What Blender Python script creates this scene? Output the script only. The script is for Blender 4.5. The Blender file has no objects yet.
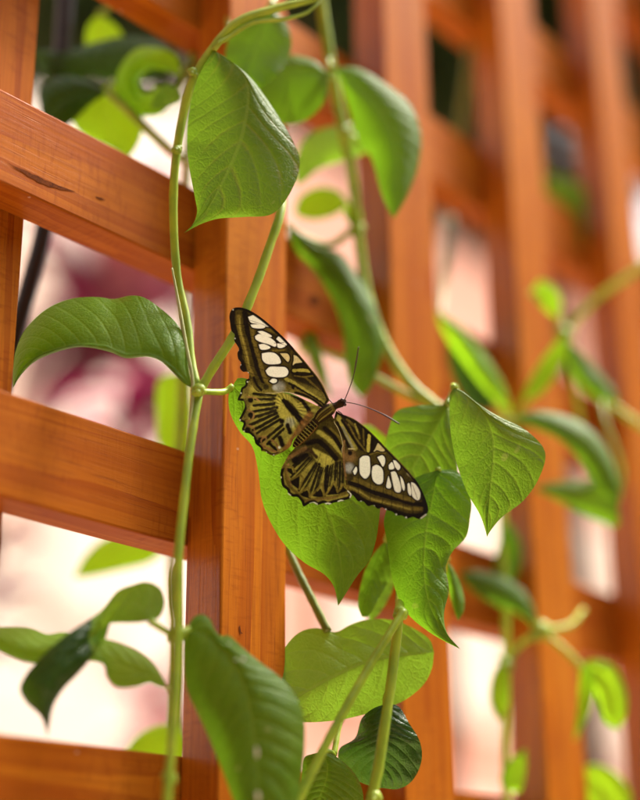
import bpy, bmesh, math, random
import numpy as np
from mathutils import Vector, Matrix
random.seed(7); rng = np.random.default_rng(7)
R = math.radians
sc = bpy.context.scene
col = sc.collection

# ------------------------------------------------------------------ camera
# trellis frame: X runs along the trellis, Z is up, -Y is the side the camera stands on
F_PX = 1458.95                                   # focal length in pixels of the 640 x 800 picture
PITCH, ROLL, AZ = 0.362181, -0.008936, 0.704084
Z0 = 1.65
CAM = Vector((-0.315712, -0.324780, -0.153139 + Z0))
_F = Vector((math.cos(AZ), math.sin(AZ), 0)); _R = Vector((math.sin(AZ), -math.cos(AZ), 0)); _Z = Vector((0, 0, 1))
FW = _F*math.cos(PITCH) + _Z*math.sin(PITCH)
_up = -_F*math.sin(PITCH) + _Z*math.cos(PITCH)
RT = _R*math.cos(ROLL) + _up*math.sin(ROLL)
UP = -_R*math.sin(ROLL) + _up*math.cos(ROLL)
cam = bpy.data.cameras.new('camera'); camo = bpy.data.objects.new('camera', cam); col.objects.link(camo)
m3 = Matrix((RT, UP, -FW)).transposed()
camo.matrix_world = Matrix.Translation(CAM) @ m3.to_4x4()
cam.sensor_fit = 'VERTICAL'; cam.sensor_height = 36; cam.lens = F_PX/800*36
cam.clip_start = 0.02; cam.clip_end = 400
cam.dof.use_dof = True; cam.dof.focus_distance = 0.456; cam.dof.aperture_fstop = 2.9; cam.dof.aperture_blades = 9
sc.camera = camo

# ------------------------------------------------------------------ sky, sun, exposure
SUN_EL, SUN_AZ = R(58), R(-28)                    # azimuth measured from +X towards +Y: along the trellis from its far end
w = bpy.data.worlds.new('World'); sc.world = w; w.use_nodes = True
nt = w.node_tree; nt.nodes.clear()
sky = nt.nodes.new('ShaderNodeTexSky'); sky.sky_type = 'NISHITA'; sky.sun_disc = False
sky.sun_elevation = SUN_EL; sky.sun_rotation = math.pi/2 - SUN_AZ
sky.air_density = 1.0; sky.dust_density = 6.0; sky.ozone_density = 0.6
hs = nt.nodes.new('ShaderNodeHueSaturation'); hs.inputs['Saturation'].default_value = 0.25
bg = nt.nodes.new('ShaderNodeBackground'); bg.inputs['Strength'].default_value = 0.13
wo = nt.nodes.new('ShaderNodeOutputWorld')
nt.links.new(sky.outputs[0], hs.inputs['Color']); nt.links.new(hs.outputs[0], bg.inputs[0]); nt.links.new(bg.outputs[0], wo.inputs[0])
sun = bpy.data.lights.new('sun', 'SUN'); sun.energy = 2.3; sun.angle = R(12); sun.color = (1, .95, .86)
suno = bpy.data.objects.new('sun', sun); col.objects.link(suno)
sd = Vector((math.cos(SUN_EL)*math.cos(SUN_AZ), math.cos(SUN_EL)*math.sin(SUN_AZ), math.sin(SUN_EL)))
suno.rotation_euler = sd.to_track_quat('Z', 'Y').to_euler(); suno.location = sd*8
sc.view_settings.view_transform = 'Standard'; sc.view_settings.look = 'None'
sc.view_settings.use_white_balance = True; sc.view_settings.white_balance_temperature = 6800
sc.view_settings.exposure = 1.48; sc.view_settings.gamma = 1
sc.render.engine = 'CYCLES'
sc.cycles.max_bounces = 10; sc.cycles.transmission_bounces = 6; sc.cycles.diffuse_bounces = 5

# ------------------------------------------------------------------ helpers
def P(x, y, d):
    """the point at forward distance d (m) behind pixel (x, y) of the 640 x 800 photograph"""
    return CAM + (FW + RT*((x-320)/F_PX) - UP*((y-400)/F_PX))*d
def dw(x, y, w):
    """forward distance at which the ray of pixel (x, y) meets the plane w metres in front of the trellis"""
    v = FW + RT*((x-320)/F_PX) - UP*((y-400)/F_PX)
    return (-w - CAM.y)/v.y
_CAM, _FW, _RT, _UP = (np.array(v) for v in (CAM, FW, RT, UP))
def PN(x, y, d):
    x, y, d = np.asarray(x), np.asarray(y), np.asarray(d)
    return _CAM + (_FW + _RT*((x-320)/F_PX)[..., None] - _UP*((y-400)/F_PX)[..., None])*d[..., None]
def tag(o, label=None, cat=None, group=None, kind=None):
    for k, v in (('label', label), ('category', cat), ('group', group), ('kind', kind)):
        if v: o[k] = v
    return o
WORLD_AT = {}
def empty(name, loc=(0, 0, 0)):
    o = bpy.data.objects.new(name, None); WORLD_AT[o.name] = Vector(loc); o.location = loc; o.empty_display_size = .02; col.objects.link(o); return o
def link(name, me, mat=None, parent=None):
    o = bpy.data.objects.new(name, me); col.objects.link(o)
    if mat is not None: me.materials.append(mat)
    if parent is not None:
        o.parent = parent                          # meshes are built in world coordinates
        o.matrix_parent_inverse = Matrix.Translation(-WORLD_AT.get(parent.name, Vector((0, 0, 0))))
    return o
def mesh(name, v, f, smooth=True):
    me = bpy.data.meshes.new(name); me.from_pydata([tuple(map(float, a)) for a in v], [], f)
    if smooth: me.polygons.foreach_set('use_smooth', [True]*len(me.polygons))
    me.update(); return me
def spline(pts, n):
    """chord-length Catmull-Rom through pts, n even samples"""
    p = np.array(pts, float)
    if len(p) == 2:
        t = np.linspace(0, 1, n)[:, None]; return p[0]*(1-t) + p[1]*t
    q = np.vstack([2*p[0]-p[1], p, 2*p[-1]-p[-2]])
    out = []
    for i in range(1, len(q)-2):
        a, b, c, d = q[i-1], q[i], q[i+1], q[i+2]
        l0, l1, l2 = (max(np.linalg.norm(v), 1e-9)**.5 for v in (b-a, c-b, d-c))
        t0, t1, t2, t3 = 0, l0, l0+l1, l0+l1+l2
        for t in np.linspace(t1, t2, 14, endpoint=False):
            A1 = (t1-t)/(t1-t0)*a + (t-t0)/(t1-t0)*b; A2 = (t2-t)/(t2-t1)*b + (t-t1)/(t2-t1)*c; A3 = (t3-t)/(t3-t2)*c + (t-t2)/(t3-t2)*d
            B1 = (t2-t)/(t2-t0)*A1 + (t-t0)/(t2-t0)*A2; B2 = (t3-t)/(t3-t1)*A2 + (t-t1)/(t3-t1)*A3
            out.append((t2-t)/(t2-t1)*B1 + (t-t1)/(t2-t1)*B2)
    out.append(p[-1]); o = np.array(out)
    L = np.concatenate([[0], np.cumsum(np.linalg.norm(np.diff(o[:, :2], axis=0), axis=1))])
    s = np.linspace(0, L[-1], n)
    return np.stack([np.interp(s, L, o[:, k]) for k in range(o.shape[1])], 1)
def lin(vals, n):
    return np.interp(np.linspace(0, 1, n), np.linspace(0, 1, len(vals)), vals)
def tube_mesh(name, pts, rad, n=40, seg=10, knots=0.0, resample=True):
    """a round stem through 3-D points; rad is a list of radii (m) from first to last"""
    p = spline([tuple(q) for q in pts], n) if resample else np.array(pts)
    n = len(p); r = lin(rad, n)
    if knots: r = r*(1 + knots*np.sin(np.arange(n)*1.9)*np.sin(np.arange(n)*.53))
    v = []; f = []; prev = None
    for i in range(n):
        t = Vector(p[min(i+1, n-1)] - p[max(i-1, 0)]).normalized()
        a = (prev - t*prev.dot(t)).normalized() if prev is not None else t.orthogonal().normalized()
        prev = a; b = t.cross(a)
        for k in range(seg):
            an = 2*math.pi*k/seg
            v.append(Vector(p[i]) + (a*math.cos(an) + b*math.sin(an))*float(r[i]))
    for i in range(n-1):
        for k in range(seg):
            f.append((i*seg+k, i*seg+(k+1) % seg, (i+1)*seg+(k+1) % seg, (i+1)*seg+k))
    f.append(tuple(range(seg))[::-1]); f.append(tuple((n-1)*seg+k for k in range(seg)))
    return mesh(name, v, f)
def pxpath(pts):
    """[(x, y, depth), ...] -> 3-D points"""
    return [P(x, y, d) for x, y, d in pts]

# ------------------------------------------------------------------ materials
def nodes(name):
    m = bpy.data.materials.new(name); m.use_nodes = True
    t = m.node_tree; b = t.nodes['Principled BSDF']
    return m, t, b
def N(t, kind, **kw):
    n = t.nodes.new(kind)
    for k, v in kw.items():
        if k in n.inputs: n.inputs[k].default_value = v
        else: setattr(n, k, v)
    return n
def math_(t, op, a, b=None, c=None):
    n = t.nodes.new('ShaderNodeMath'); n.operation = op
    for i, v in enumerate((a, b, c)):
        if v is None: continue
        if isinstance(v, (int, float)): n.inputs[i].default_value = v
        else: t.links.new(v, n.inputs[i])
    return n.outputs[0]
def mix_(t, fac, a, b):
    n = t.nodes.new('ShaderNodeMix'); n.data_type = 'RGBA'
    for s, v in ((n.inputs[0], fac), (n.inputs[6], a), (n.inputs[7], b)):
        if isinstance(v, (int, float)): s.default_value = v
        elif isinstance(v, tuple): s.default_value = (*v, 1) if len(v) == 3 else v
        else: t.links.new(v, s)
    return n.outputs[2]
def ramp_(t, fac, lo, hi):
    n = t.nodes.new('ShaderNodeMapRange'); n.interpolation_type = 'SMOOTHSTEP'
    t.links.new(fac, n.inputs[0]); n.inputs[1].default_value = lo; n.inputs[2].default_value = hi
    return n.outputs[0]
def bump_(t, h, strength, dist, normal=None):
    n = t.nodes.new('ShaderNodeBump'); n.inputs['Strength'].default_value = strength; n.inputs['Distance'].default_value = dist
    t.links.new(h, n.inputs['Height'])
    if normal is not None: t.links.new(normal, n.inputs['Normal'])
    return n.outputs[0]

def wood_material(axis):
    """oiled red-brown cedar, grain along the given axis (0 = X, 2 = Z)"""
    m, t, b = nodes('stained_cedar_' + 'xyz'[axis])
    tc = N(t, 'ShaderNodeTexCoord'); oi = N(t, 'ShaderNodeObjectInfo')
    add = N(t, 'ShaderNodeVectorMath', operation='ADD')
    comb = N(t, 'ShaderNodeCombineXYZ')
    for i in range(3): t.links.new(math_(t, 'MULTIPLY', oi.outputs['Random'], 3.1 + 2*i), comb.inputs[i])
    t.links.new(tc.outputs['Object'], add.inputs[0]); t.links.new(comb.outputs[0], add.inputs[1])
    def stretched(sl, sa, **kw):
        mp = N(t, 'ShaderNodeMapping'); s = [sa]*3; s[axis] = sl; mp.inputs['Scale'].default_value = s
        t.links.new(add.outputs[0], mp.inputs['Vector'])
        n = N(t, 'ShaderNodeTexNoise', **kw); t.links.new(mp.outputs[0], n.inputs['Vector']); return n.outputs['Fac']
    rings = stretched(3.5, 75, Scale=1.0, Detail=3.0, Roughness=.5, Distortion=.7)
    bands = math_(t, 'FRACT', math_(t, 'MULTIPLY', rings, 4.0))
    bands = math_(t, 'POWER', bands, 1.6)
    fine = stretched(22, 900, Scale=1.0, Detail=4.0, Roughness=.65)
    pores = stretched(60, 2600, Scale=1.0, Detail=2.0)
    blot = stretched(14, 30, Scale=1.0, Detail=4.0, Roughness=.6)
    c = mix_(t, bands, (0.50, 0.148, 0.010), (0.34, 0.076, 0.006))
    c = mix_(t, math_(t, 'MULTIPLY', ramp_(t, fine, .42, .75), .55), c, (0.22, 0.046, 0.008))
    c = mix_(t, math_(t, 'MULTIPLY', ramp_(t, blot, .45, .75), .45), c, (0.54, 0.20, 0.020))
    c = mix_(t, math_(t, 'MULTIPLY', ramp_(t, pores, .60, .74), .5), c, (0.12, 0.025, 0.006))
    c = mix_(t, math_(t, 'MULTIPLY', oi.outputs['Random'], .45), c, (0.26, 0.050, 0.006))
    ripple = stretched(650, 160, Scale=1.0, Detail=2.0, Roughness=.5)
    c = mix_(t, math_(t, 'MULTIPLY', math_(t, 'MULTIPLY', ramp_(t, ripple, .5, .72), ramp_(t, blot, .35, .6)), .38), c, (0.20, 0.036, 0.005))
    spk = N(t, 'ShaderNodeTexNoise', Scale=330.0, Detail=0.0); t.links.new(add.outputs[0], spk.inputs['Vector'])
    c = mix_(t, math_(t, 'MULTIPLY', ramp_(t, spk.outputs['Fac'], .87, .885), .5), c, (0.62, 0.48, 0.36))
    t.links.new(c, b.inputs['Base Color'])
    # saw chatter: faint ripples across the grain
    saw = stretched(1500, 120, Scale=1.0, Detail=1.0)
    rr = math_(t, 'ADD', math_(t, 'MULTIPLY', fine, .30), .40)
    t.links.new(rr, b.inputs['Roughness'])
    h = math_(t, 'ADD', math_(t, 'MULTIPLY', fine, .8), math_(t, 'MULTIPLY', saw, .25))
    h = math_(t, 'SUBTRACT', h, math_(t, 'MULTIPLY', ramp_(t, pores, .58, .72), .5))
    nrm = bump_(t, h, .25, .0004); t.links.new(nrm, b.inputs['Normal'])
    b.inputs['Specular IOR Level'].default_value = .04
    # clear coat mostly on the uprights' X-facing sides, to keep sky reflection off fronts
    geo = N(t, 'ShaderNodeNewGeometry'); sx = N(t, 'ShaderNodeSeparateXYZ'); t.links.new(geo.outputs['True Normal'], sx.inputs[0])
    edge = math_(t, 'GREATER_THAN', math_(t, 'ABSOLUTE', sx.outputs[0]), .7)
    t.links.new(math_(t, 'ADD', math_(t, 'MULTIPLY', edge, .55 if axis == 2 else 0.0), .03), b.inputs['Coat Weight'])
    b.inputs['Coat Roughness'].default_value = .12; b.inputs['Coat IOR'].default_value = 1.6
    n2 = bump_(t, math_(t, 'ADD', math_(t, 'MULTIPLY', blot, .5), math_(t, 'MULTIPLY', fine, .8)), .5, .0006); t.links.new(n2, b.inputs['Coat Normal'])
    return m
WOODX, WOODZ = wood_material(0), wood_material(2)

NVEIN = 13.0
def leaf_material(name, body, body2, vein, trans, tw=.45, rough=.38, tan=0.0, veinw=.10):
    m, t, b = nodes(name)
    uv = N(t, 'ShaderNodeUVMap', uv_map='leaf_uv'); sep = N(t, 'ShaderNodeSeparateXYZ'); t.links.new(uv.outputs[0], sep.inputs[0])
    tt = sep.outputs[0]; s = math_(t, 'ABSOLUTE', math_(t, 'SUBTRACT', math_(t, 'MULTIPLY', sep.outputs[1], 2.0), 1.0))
    tc = N(t, 'ShaderNodeTexCoord'); oi = N(t, 'ShaderNodeObjectInfo')
    nz = N(t, 'ShaderNodeTexNoise', Scale=45.0, Detail=4.0, Roughness=.6); t.links.new(tc.outputs['Object'], nz.inputs['Vector'])
    nf = N(t, 'ShaderNodeTexNoise', Scale=420.0, Detail=3.0, Roughness=.6); t.links.new(tc.outputs['Object'], nf.inputs['Vector'])
    vo = N(t, 'ShaderNodeTexVoronoi', Scale=900.0, feature='DISTANCE_TO_EDGE'); t.links.new(tc.outputs['Object'], vo.inputs['Vector'])
    wob = math_(t, 'MULTIPLY', math_(t, 'SUBTRACT', nz.outputs['Fac'], .5), .20)
    s2 = math_(t, 'POWER', s, 1.25)
    ph = math_(t, 'ADD', math_(t, 'MULTIPLY', math_(t, 'SUBTRACT', tt, math_(t, 'MULTIPLY', s2, .17)), NVEIN), wob)
    dist = math_(t, 'ABSOLUTE', math_(t, 'SUBTRACT', math_(t, 'FRACT', math_(t, 'ADD', ph, .5)), .5))
    lat = math_(t, 'MULTIPLY', math_(t, 'SUBTRACT', 1.0, ramp_(t, dist, .01, veinw)), math_(t, 'SUBTRACT', 1.0, math_(t, 'MULTIPLY', s, .65)))
    midr = math_(t, 'SUBTRACT', 1.0, ramp_(t, s, .012, .05))
    c = mix_(t, ramp_(t, nz.outputs['Fac'], .3, .7), body, body2)
    c = mix_(t, math_(t, 'MULTIPLY', ramp_(t, nf.outputs['Fac'], .5, .8), .25), c, vein)
    c = mix_(t, math_(t, 'MULTIPLY', oi.outputs['Random'], .25), c, body2)
    vn = N(t, 'ShaderNodeTexVoronoi', Scale=380.0, feature='DISTANCE_TO_EDGE'); t.links.new(tc.outputs['Object'], vn.inputs['Vector'])
    net = math_(t, 'SUBTRACT', 1.0, ramp_(t, vn.outputs['Distance'], 0, .16))
    c = mix_(t, math_(t, 'MULTIPLY', net, .20), c, vein)
    c = mix_(t, math_(t, 'MULTIPLY', lat, .62), c, vein)
    if tan:
        tn = math_(t, 'MULTIPLY', math_(t, 'MULTIPLY', math_(t, 'SUBTRACT', 1.0, ramp_(t, dist, .03, .2)), ramp_(t, nz.outputs['Fac'], .42, .62)), tan)
        c = mix_(t, tn, c, (0.24, 0.17, 0.03))
    c = mix_(t, math_(t, 'MULTIPLY', midr, .85), c, vein)
    # yellowing patches, brown scorch along the rim
    yl = N(t, 'ShaderNodeTexNoise', Scale=22.0, Detail=2.0); t.links.new(tc.outputs['Object'], yl.inputs['Vector'])
    c = mix_(t, math_(t, 'MULTIPLY', ramp_(t, yl.outputs['Fac'], .50, .72), .35), c, (vein[0]*1.1, vein[1]*.9, vein[2]))
    sc_ = math_(t, 'MULTIPLY', ramp_(t, nz.outputs['Fac'], .55, .64), ramp_(t, s, .86, .97))
    c = mix_(t, math_(t, 'MULTIPLY', sc_, .6), c, (0.16, 0.10, 0.03))
    # pale flecks and nibble scars
    fl = N(t, 'ShaderNodeTexNoise', Scale=130.0, Detail=1.0); t.links.new(tc.outputs['Object'], fl.inputs['Vector'])
    c = mix_(t, math_(t, 'MULTIPLY', ramp_(t, fl.outputs['Fac'], .74, .78), .6), c, (0.45, 0.42, 0.16))
    t.links.new(c, b.inputs['Base Color']); b.inputs['Specular IOR Level'].default_value = .24
    rg = math_(t, 'ADD', math_(t, 'MULTIPLY', nf.outputs['Fac'], .25), rough - .12); t.links.new(rg, b.inputs['Roughness'])
    h = math_(t, 'ADD', math_(t, 'MULTIPLY', ramp_(t, vo.outputs['Distance'], 0, .25), .3), math_(t, 'MULTIPLY', ramp_(t, dist, 0, .16), .8))
    h = math_(t, 'ADD', h, math_(t, 'MULTIPLY', ramp_(t, s, 0, .06), .8))
    h = math_(t, 'SUBTRACT', h, math_(t, 'MULTIPLY', net, .35))
    nrm = bump_(t, h, .35, .0005); t.links.new(nrm, b.inputs['Normal'])
    tr = N(t, 'ShaderNodeBsdfTranslucent'); t.links.new(nrm, tr.inputs['Normal'])
    c2 = mix_(t, math_(t, 'ADD', math_(t, 'MULTIPLY', lat, .25), math_(t, 'MULTIPLY', midr, .4)), trans, (trans[0]*.75, trans[1]*.75, trans[2]))
    t.links.new(c2, tr.inputs['Color'])
    mx = N(t, 'ShaderNodeMixShader'); mx.inputs[0].default_value = tw
    out = t.nodes['Material Output']
    t.links.new(b.outputs[0], mx.inputs[1]); t.links.new(tr.outputs[0], mx.inputs[2]); t.links.new(mx.outputs[0], out.inputs[0])
    return m
LEAF = leaf_material('leaf_green', (0.082, 0.200, 0.010), (0.050, 0.140, 0.008), (0.18, 0.31, 0.03), (0.21, 0.45, 0.015), .40, .48)
LEAF_OLIVE = leaf_material('leaf_olive', (0.085, 0.185, 0.012), (0.058, 0.140, 0.010), (0.20, 0.31, 0.04), (0.22, 0.42, 0.02), .38, .48, tan=.42)
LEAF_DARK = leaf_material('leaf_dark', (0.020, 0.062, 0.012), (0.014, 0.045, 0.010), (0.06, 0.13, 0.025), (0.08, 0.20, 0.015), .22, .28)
LEAF_PALE = leaf_material('leaf_underside_backlit', (0.14, 0.29, 0.04), (0.10, 0.24, 0.03), (0.26, 0.40, 0.09), (0.28, 0.54, 0.03), .55, .55, veinw=.06)  # pale undersides; also stands for backlight on the narrow lower-left leaf
LEAF_LIME = leaf_material('leaf_young', (0.24, 0.50, 0.018), (0.19, 0.44, 0.014), (0.36, 0.54, 0.06), (0.42, 0.80, 0.02), .6, .5, veinw=.06)

def stem_material(name, a, b_, rough=.45):
    m, t, b = nodes(name)
    tc = N(t, 'ShaderNodeTexCoord')
    nz = N(t, 'ShaderNodeTexNoise', Scale=120.0, Detail=4.0); t.links.new(tc.outputs['Object'], nz.inputs['Vector'])
    c = mix_(t, ramp_(t, nz.outputs['Fac'], .35, .65), a, b_); t.links.new(c, b.inputs['Base Color'])
    b.inputs['Roughness'].default_value = rough
    b.inputs['Subsurface Weight'].default_value = .25; b.inputs['Subsurface Radius'].default_value = (.6, 1, .2); b.inputs['Subsurface Scale'].default_value = .001
    t.links.new(bump_(t, nz.outputs['Fac'], .3, .0006), b.inputs['Normal'])
    return m
STEM = stem_material('stem_green', (0.35, 0.46, 0.028), (0.24, 0.36, 0.022))
STEM_LIME = stem_material('stem_lime', (0.46, 0.58, 0.03), (0.36, 0.50, 0.03))
STEM_OLIVE = stem_material('stem_olive', (0.20, 0.24, 0.030), (0.15, 0.18, 0.025))
STEM_PALE = stem_material('stem_dry', (0.44, 0.46, 0.20), (0.34, 0.36, 0.14), .6)

def plain(name, c, rough=.6, c2=None, scale=30.0, bump=0.0, spec=.5):
    m, t, b = nodes(name); b.inputs['Roughness'].default_value = rough; b.inputs['Specular IOR Level'].default_value = spec
    tc = N(t, 'ShaderNodeTexCoord')
    nz = N(t, 'ShaderNodeTexNoise', Scale=scale, Detail=5.0, Roughness=.6); t.links.new(tc.outputs['Object'], nz.inputs['Vector'])
    c2 = c2 or tuple(k*.8 for k in c)
    t.links.new(mix_(t, ramp_(t, nz.outputs['Fac'], .3, .7), c, c2), b.inputs['Base Color'])
    if bump: t.links.new(bump_(t, nz.outputs['Fac'], .5, bump), b.inputs['Normal'])
    return m

# ------------------------------------------------------------------ the setting
def box(bm, x0, x1, y0, y1, z0, z1):
    vs = [bm.verts.new(c) for c in ((x0, y0, z0), (x1, y0, z0), (x1, y1, z0), (x0, y1, z0), (x0, y0, z1), (x1, y0, z1), (x1, y1, z1), (x0, y1, z1))]
    for q in ((0, 3, 2, 1), (4, 5, 6, 7), (0, 1, 5, 4), (1, 2, 6, 5), (2, 3, 7, 6), (3, 0, 4, 7)): bm.faces.new([vs[i] for i in q])
def bm_obj(name, bm, mat, parent=None, bevel=0):
    me = bpy.data.meshes.new(name); bm.to_mesh(me); bm.free()
    o = link(name, me, mat, parent)
    if bevel:
        md = o.modifiers.new('bevel', 'BEVEL'); md.width = bevel; md.segments = 2; md.limit_method = 'ANGLE'
    return o
PAVING = plain('sandstone_paving', (0.66, 0.50, 0.36), .8, (0.58, 0.42, 0.29), 3.0)
bm = bmesh.new()
for q in (((-60, -60), (60, -60), (60, 60), (-60, 60)),): bm.faces.new([bm.verts.new((x, y, 0)) for x, y in q])
tag(bm_obj('ground', bm, PAVING), kind='structure')

# pale plastered garden house behind the trellis
HF = _F.copy(); HR = _R.copy()
STUCCO = plain('pink_stucco', (0.54, 0.27, 0.20), .85, (0.50, 0.24, 0.17), 2.0, .004)
CREAM = plain('cream_paint', (0.66, 0.60, 0.50), .6, (0.70, 0.56, 0.50), 1.5)
GLASS = plain('curtained_glass', (0.64, 0.46, 0.36), .4, (0.58, 0.38, 0.28), 6.0)
HA = R(-82)                                        # the wall runs nearly parallel to the trellis
hl0 = CAM + HF*4.5
house = empty('garden_house', (hl0.x, hl0.y, 0)); house.rotation_euler = (0, 0, HA + math.pi/2)
tag(house, 'pale pink plastered house with cream shutters behind the trellis', 'house')
def hpart(name, boxes, mat, parent=house):
    bm = bmesh.new()
    for b in boxes: box(bm, *b)
    me = bpy.data.meshes.new(name); bm.to_mesh(me); bm.free()
    o = bpy.data.objects.new(name, me); col.objects.link(o); me.materials.append(mat); o.parent = parent
    return o
hpart('wall', [(-4, 4.2, 0, .25, 0, 4.8)], STUCCO)
hpart('eaves', [(-4.2, 4.4, -.25, .45, 4.8, 4.92)], CREAM)
hpart('band_course', [(-4, 4.2, -.03, -.002, 1.86, 1.98)], CREAM)
hpart('panel', [(-2.2, -.32, -.02, -.003, 1.99, 4.15), (-2.2, -.32, -.02, -.003, .3, 1.85)], CREAM)
for x in (-1.6, .62, 2.1):
    wn = hpart('window', [(x-.30, x+.30, -.035, -.003, 2.30, 3.30)], CREAM)
    for sx in (-1, 1): hpart('pane', [(x+sx*.14-.12, x+sx*.14+.12, -.040, -.036, 2.38, 3.22)], GLASS, wn)
    for sx in (-1, 1): hpart('shutter', [(x+sx*.46-.14, x+sx*.46+.14, -.045, -.003, 2.26, 3.34)], CREAM)

# ------------------------------------------------------------------ trellis
VW, VT, HT, HH, SU, SV = .030, .016067, .014399, .031508, .0906254, .0971337
trellis = empty('garden_trellis', (0.6, 0, 0))
tag(trellis, 'red-brown stained wooden trellis of crossing square laths', 'trellis')
def lath(name, x0, x1, y0, y1, z0, z1, mat):
    cx, cy, cz = (x0+x1)/2, (y0+y1)/2, (z0+z1)/2
    bm = bmesh.new(); box(bm, x0-cx, x1-cx, y0-cy, y1-cy, z0-cz, z1-cz)
    me = bpy.data.meshes.new(name); bm.to_mesh(me); bm.free(); me.materials.append(mat)
    o = bpy.data.objects.new(name, me); col.objects.link(o); o.parent = trellis
    o.location = (cx-.6, cy, cz); WORLD_AT[o.name] = Vector((cx, cy, cz))
    md = o.modifiers.new('bevel', 'BEVEL'); md.width = .0007; md.segments = 2
    return o
X0, X1 = -.62, 1.85
hl = {}
for k in range(-15, 8):                                    # horizontal laths, top edge at Z0 + k*SV
    zt = Z0 + k*SV
    hl[k] = lath('horizontal_lath', X0 + random.uniform(-.004, .004), X1, 0, HT, zt-HH, zt, WOODX)
vl = {}
for j in range(-6, 20):
    x = j*SU
    if j == -1: vl[j] = lath('vertical_lath', x+.0005, x+VW, HT+.0003, HT+VT, 0, Z0+.76, WOODZ)     # nailed on from behind
    else: vl[j] = lath('vertical_lath', x, x+VW, -VT, -.0003, 0, Z0+.76, WOODZ)
# split and knots in the wood
DARKWOOD = plain('dark_split', (0.17, 0.045, 0.010), .9, (0.07, 0.018, 0.006), 700.0, spec=.05)
def mark(name, pts, w, par, off=.00015, mat=DARKWOOD):
    v = [P(x, y, dw(x, y, w+off)) for x, y in pts]
    return link(name, mesh(name, v, [tuple(range(len(v)))], False), mat, par)
trellis_loc = trellis.location.copy()
bpy.context.view_layer.update()
mark('split', [(6, 161.5), (14, 166), (20, 168.4), (27, 171), (33, 174.5), (38, 176), (45, 180.2), (51, 182), (58, 185.5), (66, 188), (77, 192.2), (68, 190.6), (60, 189.5), (56, 187.6), (49, 186.8), (44, 184), (38, 182.4), (35, 179.6), (28, 176.4), (24, 173), (16, 168.6)], 0, hl[1])
mark('split', [(95, 196), (102, 198), (106, 200.5), (101, 200), (97, 198.2)], 0, hl[1])
mark('knot', [(309, 298), (313, 295), (319, 297), (320, 303), (314, 306), (309, 303)], 0, hl[1])
mark('split', [(240, 625), (241, 632), (243, 633.5), (240, 634), (239, 627)], VT, vl[0])

# ------------------------------------------------------------------ leaves and stems
def leaf(par, M, L, Rr, d0, tx=0.0, ty=-.12, zm=(0,), zl=(0,), zr=(0,), mat=LEAF, quilt=.5, arch=.6, pet=None, wav=.25, n=72, m=12, mat2=None, split=None, label=None, seed=0, anchor=None, petr=(.0011, .0009), petmat=None):
    """a leaf blade lofted from midrib M out to its two edges (photo pixels, base to tip); depths in mm round d0 metres"""
    base, tip = M[0], M[-1]
    Ms = spline(M, n); Ls = spline([base]+list(L)+[tip], n); Rs = spline([base]+list(Rr)+[tip], n)
    zm, zl, zr = lin(zm, n), lin(zl, n), lin(zr, n)
    ax, ay = anchor or base
    t = np.linspace(0, 1, n)
    cols_ = []
    ss = np.concatenate([-np.linspace(1, 0, m+1), np.linspace(0, 1, m+1)[1:]])
    ph0 = random.uniform(0, 6); vs = random.uniform(.62, 1.08); vp = [random.uniform(0, 6.28) for _ in range(4)]
    warp = {sd: vs*(t + .020*np.sin(8.2*t + vp[i]) + .011*np.sin(19.5*t + vp[i+2])) for i, sd in enumerate((-1, 1))}
    amp = {sd: quilt*.75*(.65 + .5*np.sin(5*t + vp[3-i])**2) for i, sd in enumerate((-1, 1))}
    X = np.zeros((n, len(ss))); Y = X.copy(); D = X.copy()
    for j, s in enumerate(ss):
        E, z = (Ls, zl) if s < 0 else (Rs, zr)
        a = abs(s)
        x = Ms[:, 0]*(1-a) + E[:, 0]*a; y = Ms[:, 1]*(1-a) + E[:, 1]*a
        d = zm*(1-a) + (zm + z)*a
        end = np.clip(np.minimum(t, 1-t)*6, 0, 1)
        sd = -1 if s < 0 else 1; ph = NVEIN*(warp[sd] - .17*a**1.25)
        d = d - arch*4*a*(1-a)*end - amp[sd]*np.abs(np.sin(np.pi*ph))**.8*np.clip(a*5, 0, 1)*np.clip((1-a)*3, 0, 1)*end
        d = d + wav*a**2*np.sin(t*15 + ph0 + (2 if s > 0 else 0))*end + .6*wav*a**2*np.sin(t*37 + 2*ph0)*end
        d = d + tx*(x-ax) + ty*(y-ay)
        X[:, j], Y[:, j], D[:, j] = x, y, d0 + d*.001
    V = PN(X, Y, D).reshape(-1, 3)
    k = len(ss); f = []; uvs = []
    for i in range(n-1):
        for j in range(k-1):
            f.append((i*k+j, (i+1)*k+j, (i+1)*k+j+1, i*k+j+1))
            for a, b in ((i, j), (i+1, j), (i+1, j+1), (i, j+1)): uvs.append((warp[-1 if j < m else 1][a], ss[b]*.5+.5))
    me = mesh('leaf', V, f)
    ul = me.uv_layers.new(name='leaf_uv'); ul.data.foreach_set('uv', np.array(uvs).ravel())
    o = link('leaf', me, mat, par)
    if mat2 is not None:
        me.materials.append(mat2)
        mi = np.zeros(len(f), int).reshape(n-1, k-1); mi[int(split*(n-1)):] = 1
        me.polygons.foreach_set('material_index', mi.ravel())
    if label: o['label'] = label
    if pet:
        bp = P(*base, float(D[0, m])); pts = [bp] + [P(*q) for q in pet]
        link('petiole', tube_mesh('petiole', pts, petr, 18, 8), petmat or STEM, o)
    return o
def stem(par, pts, rad, name='stem', mat=STEM, n=60, knots=.06):
    return link(name, tube_mesh(name, pts, rad, n, 10, knots), mat, par)
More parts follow.
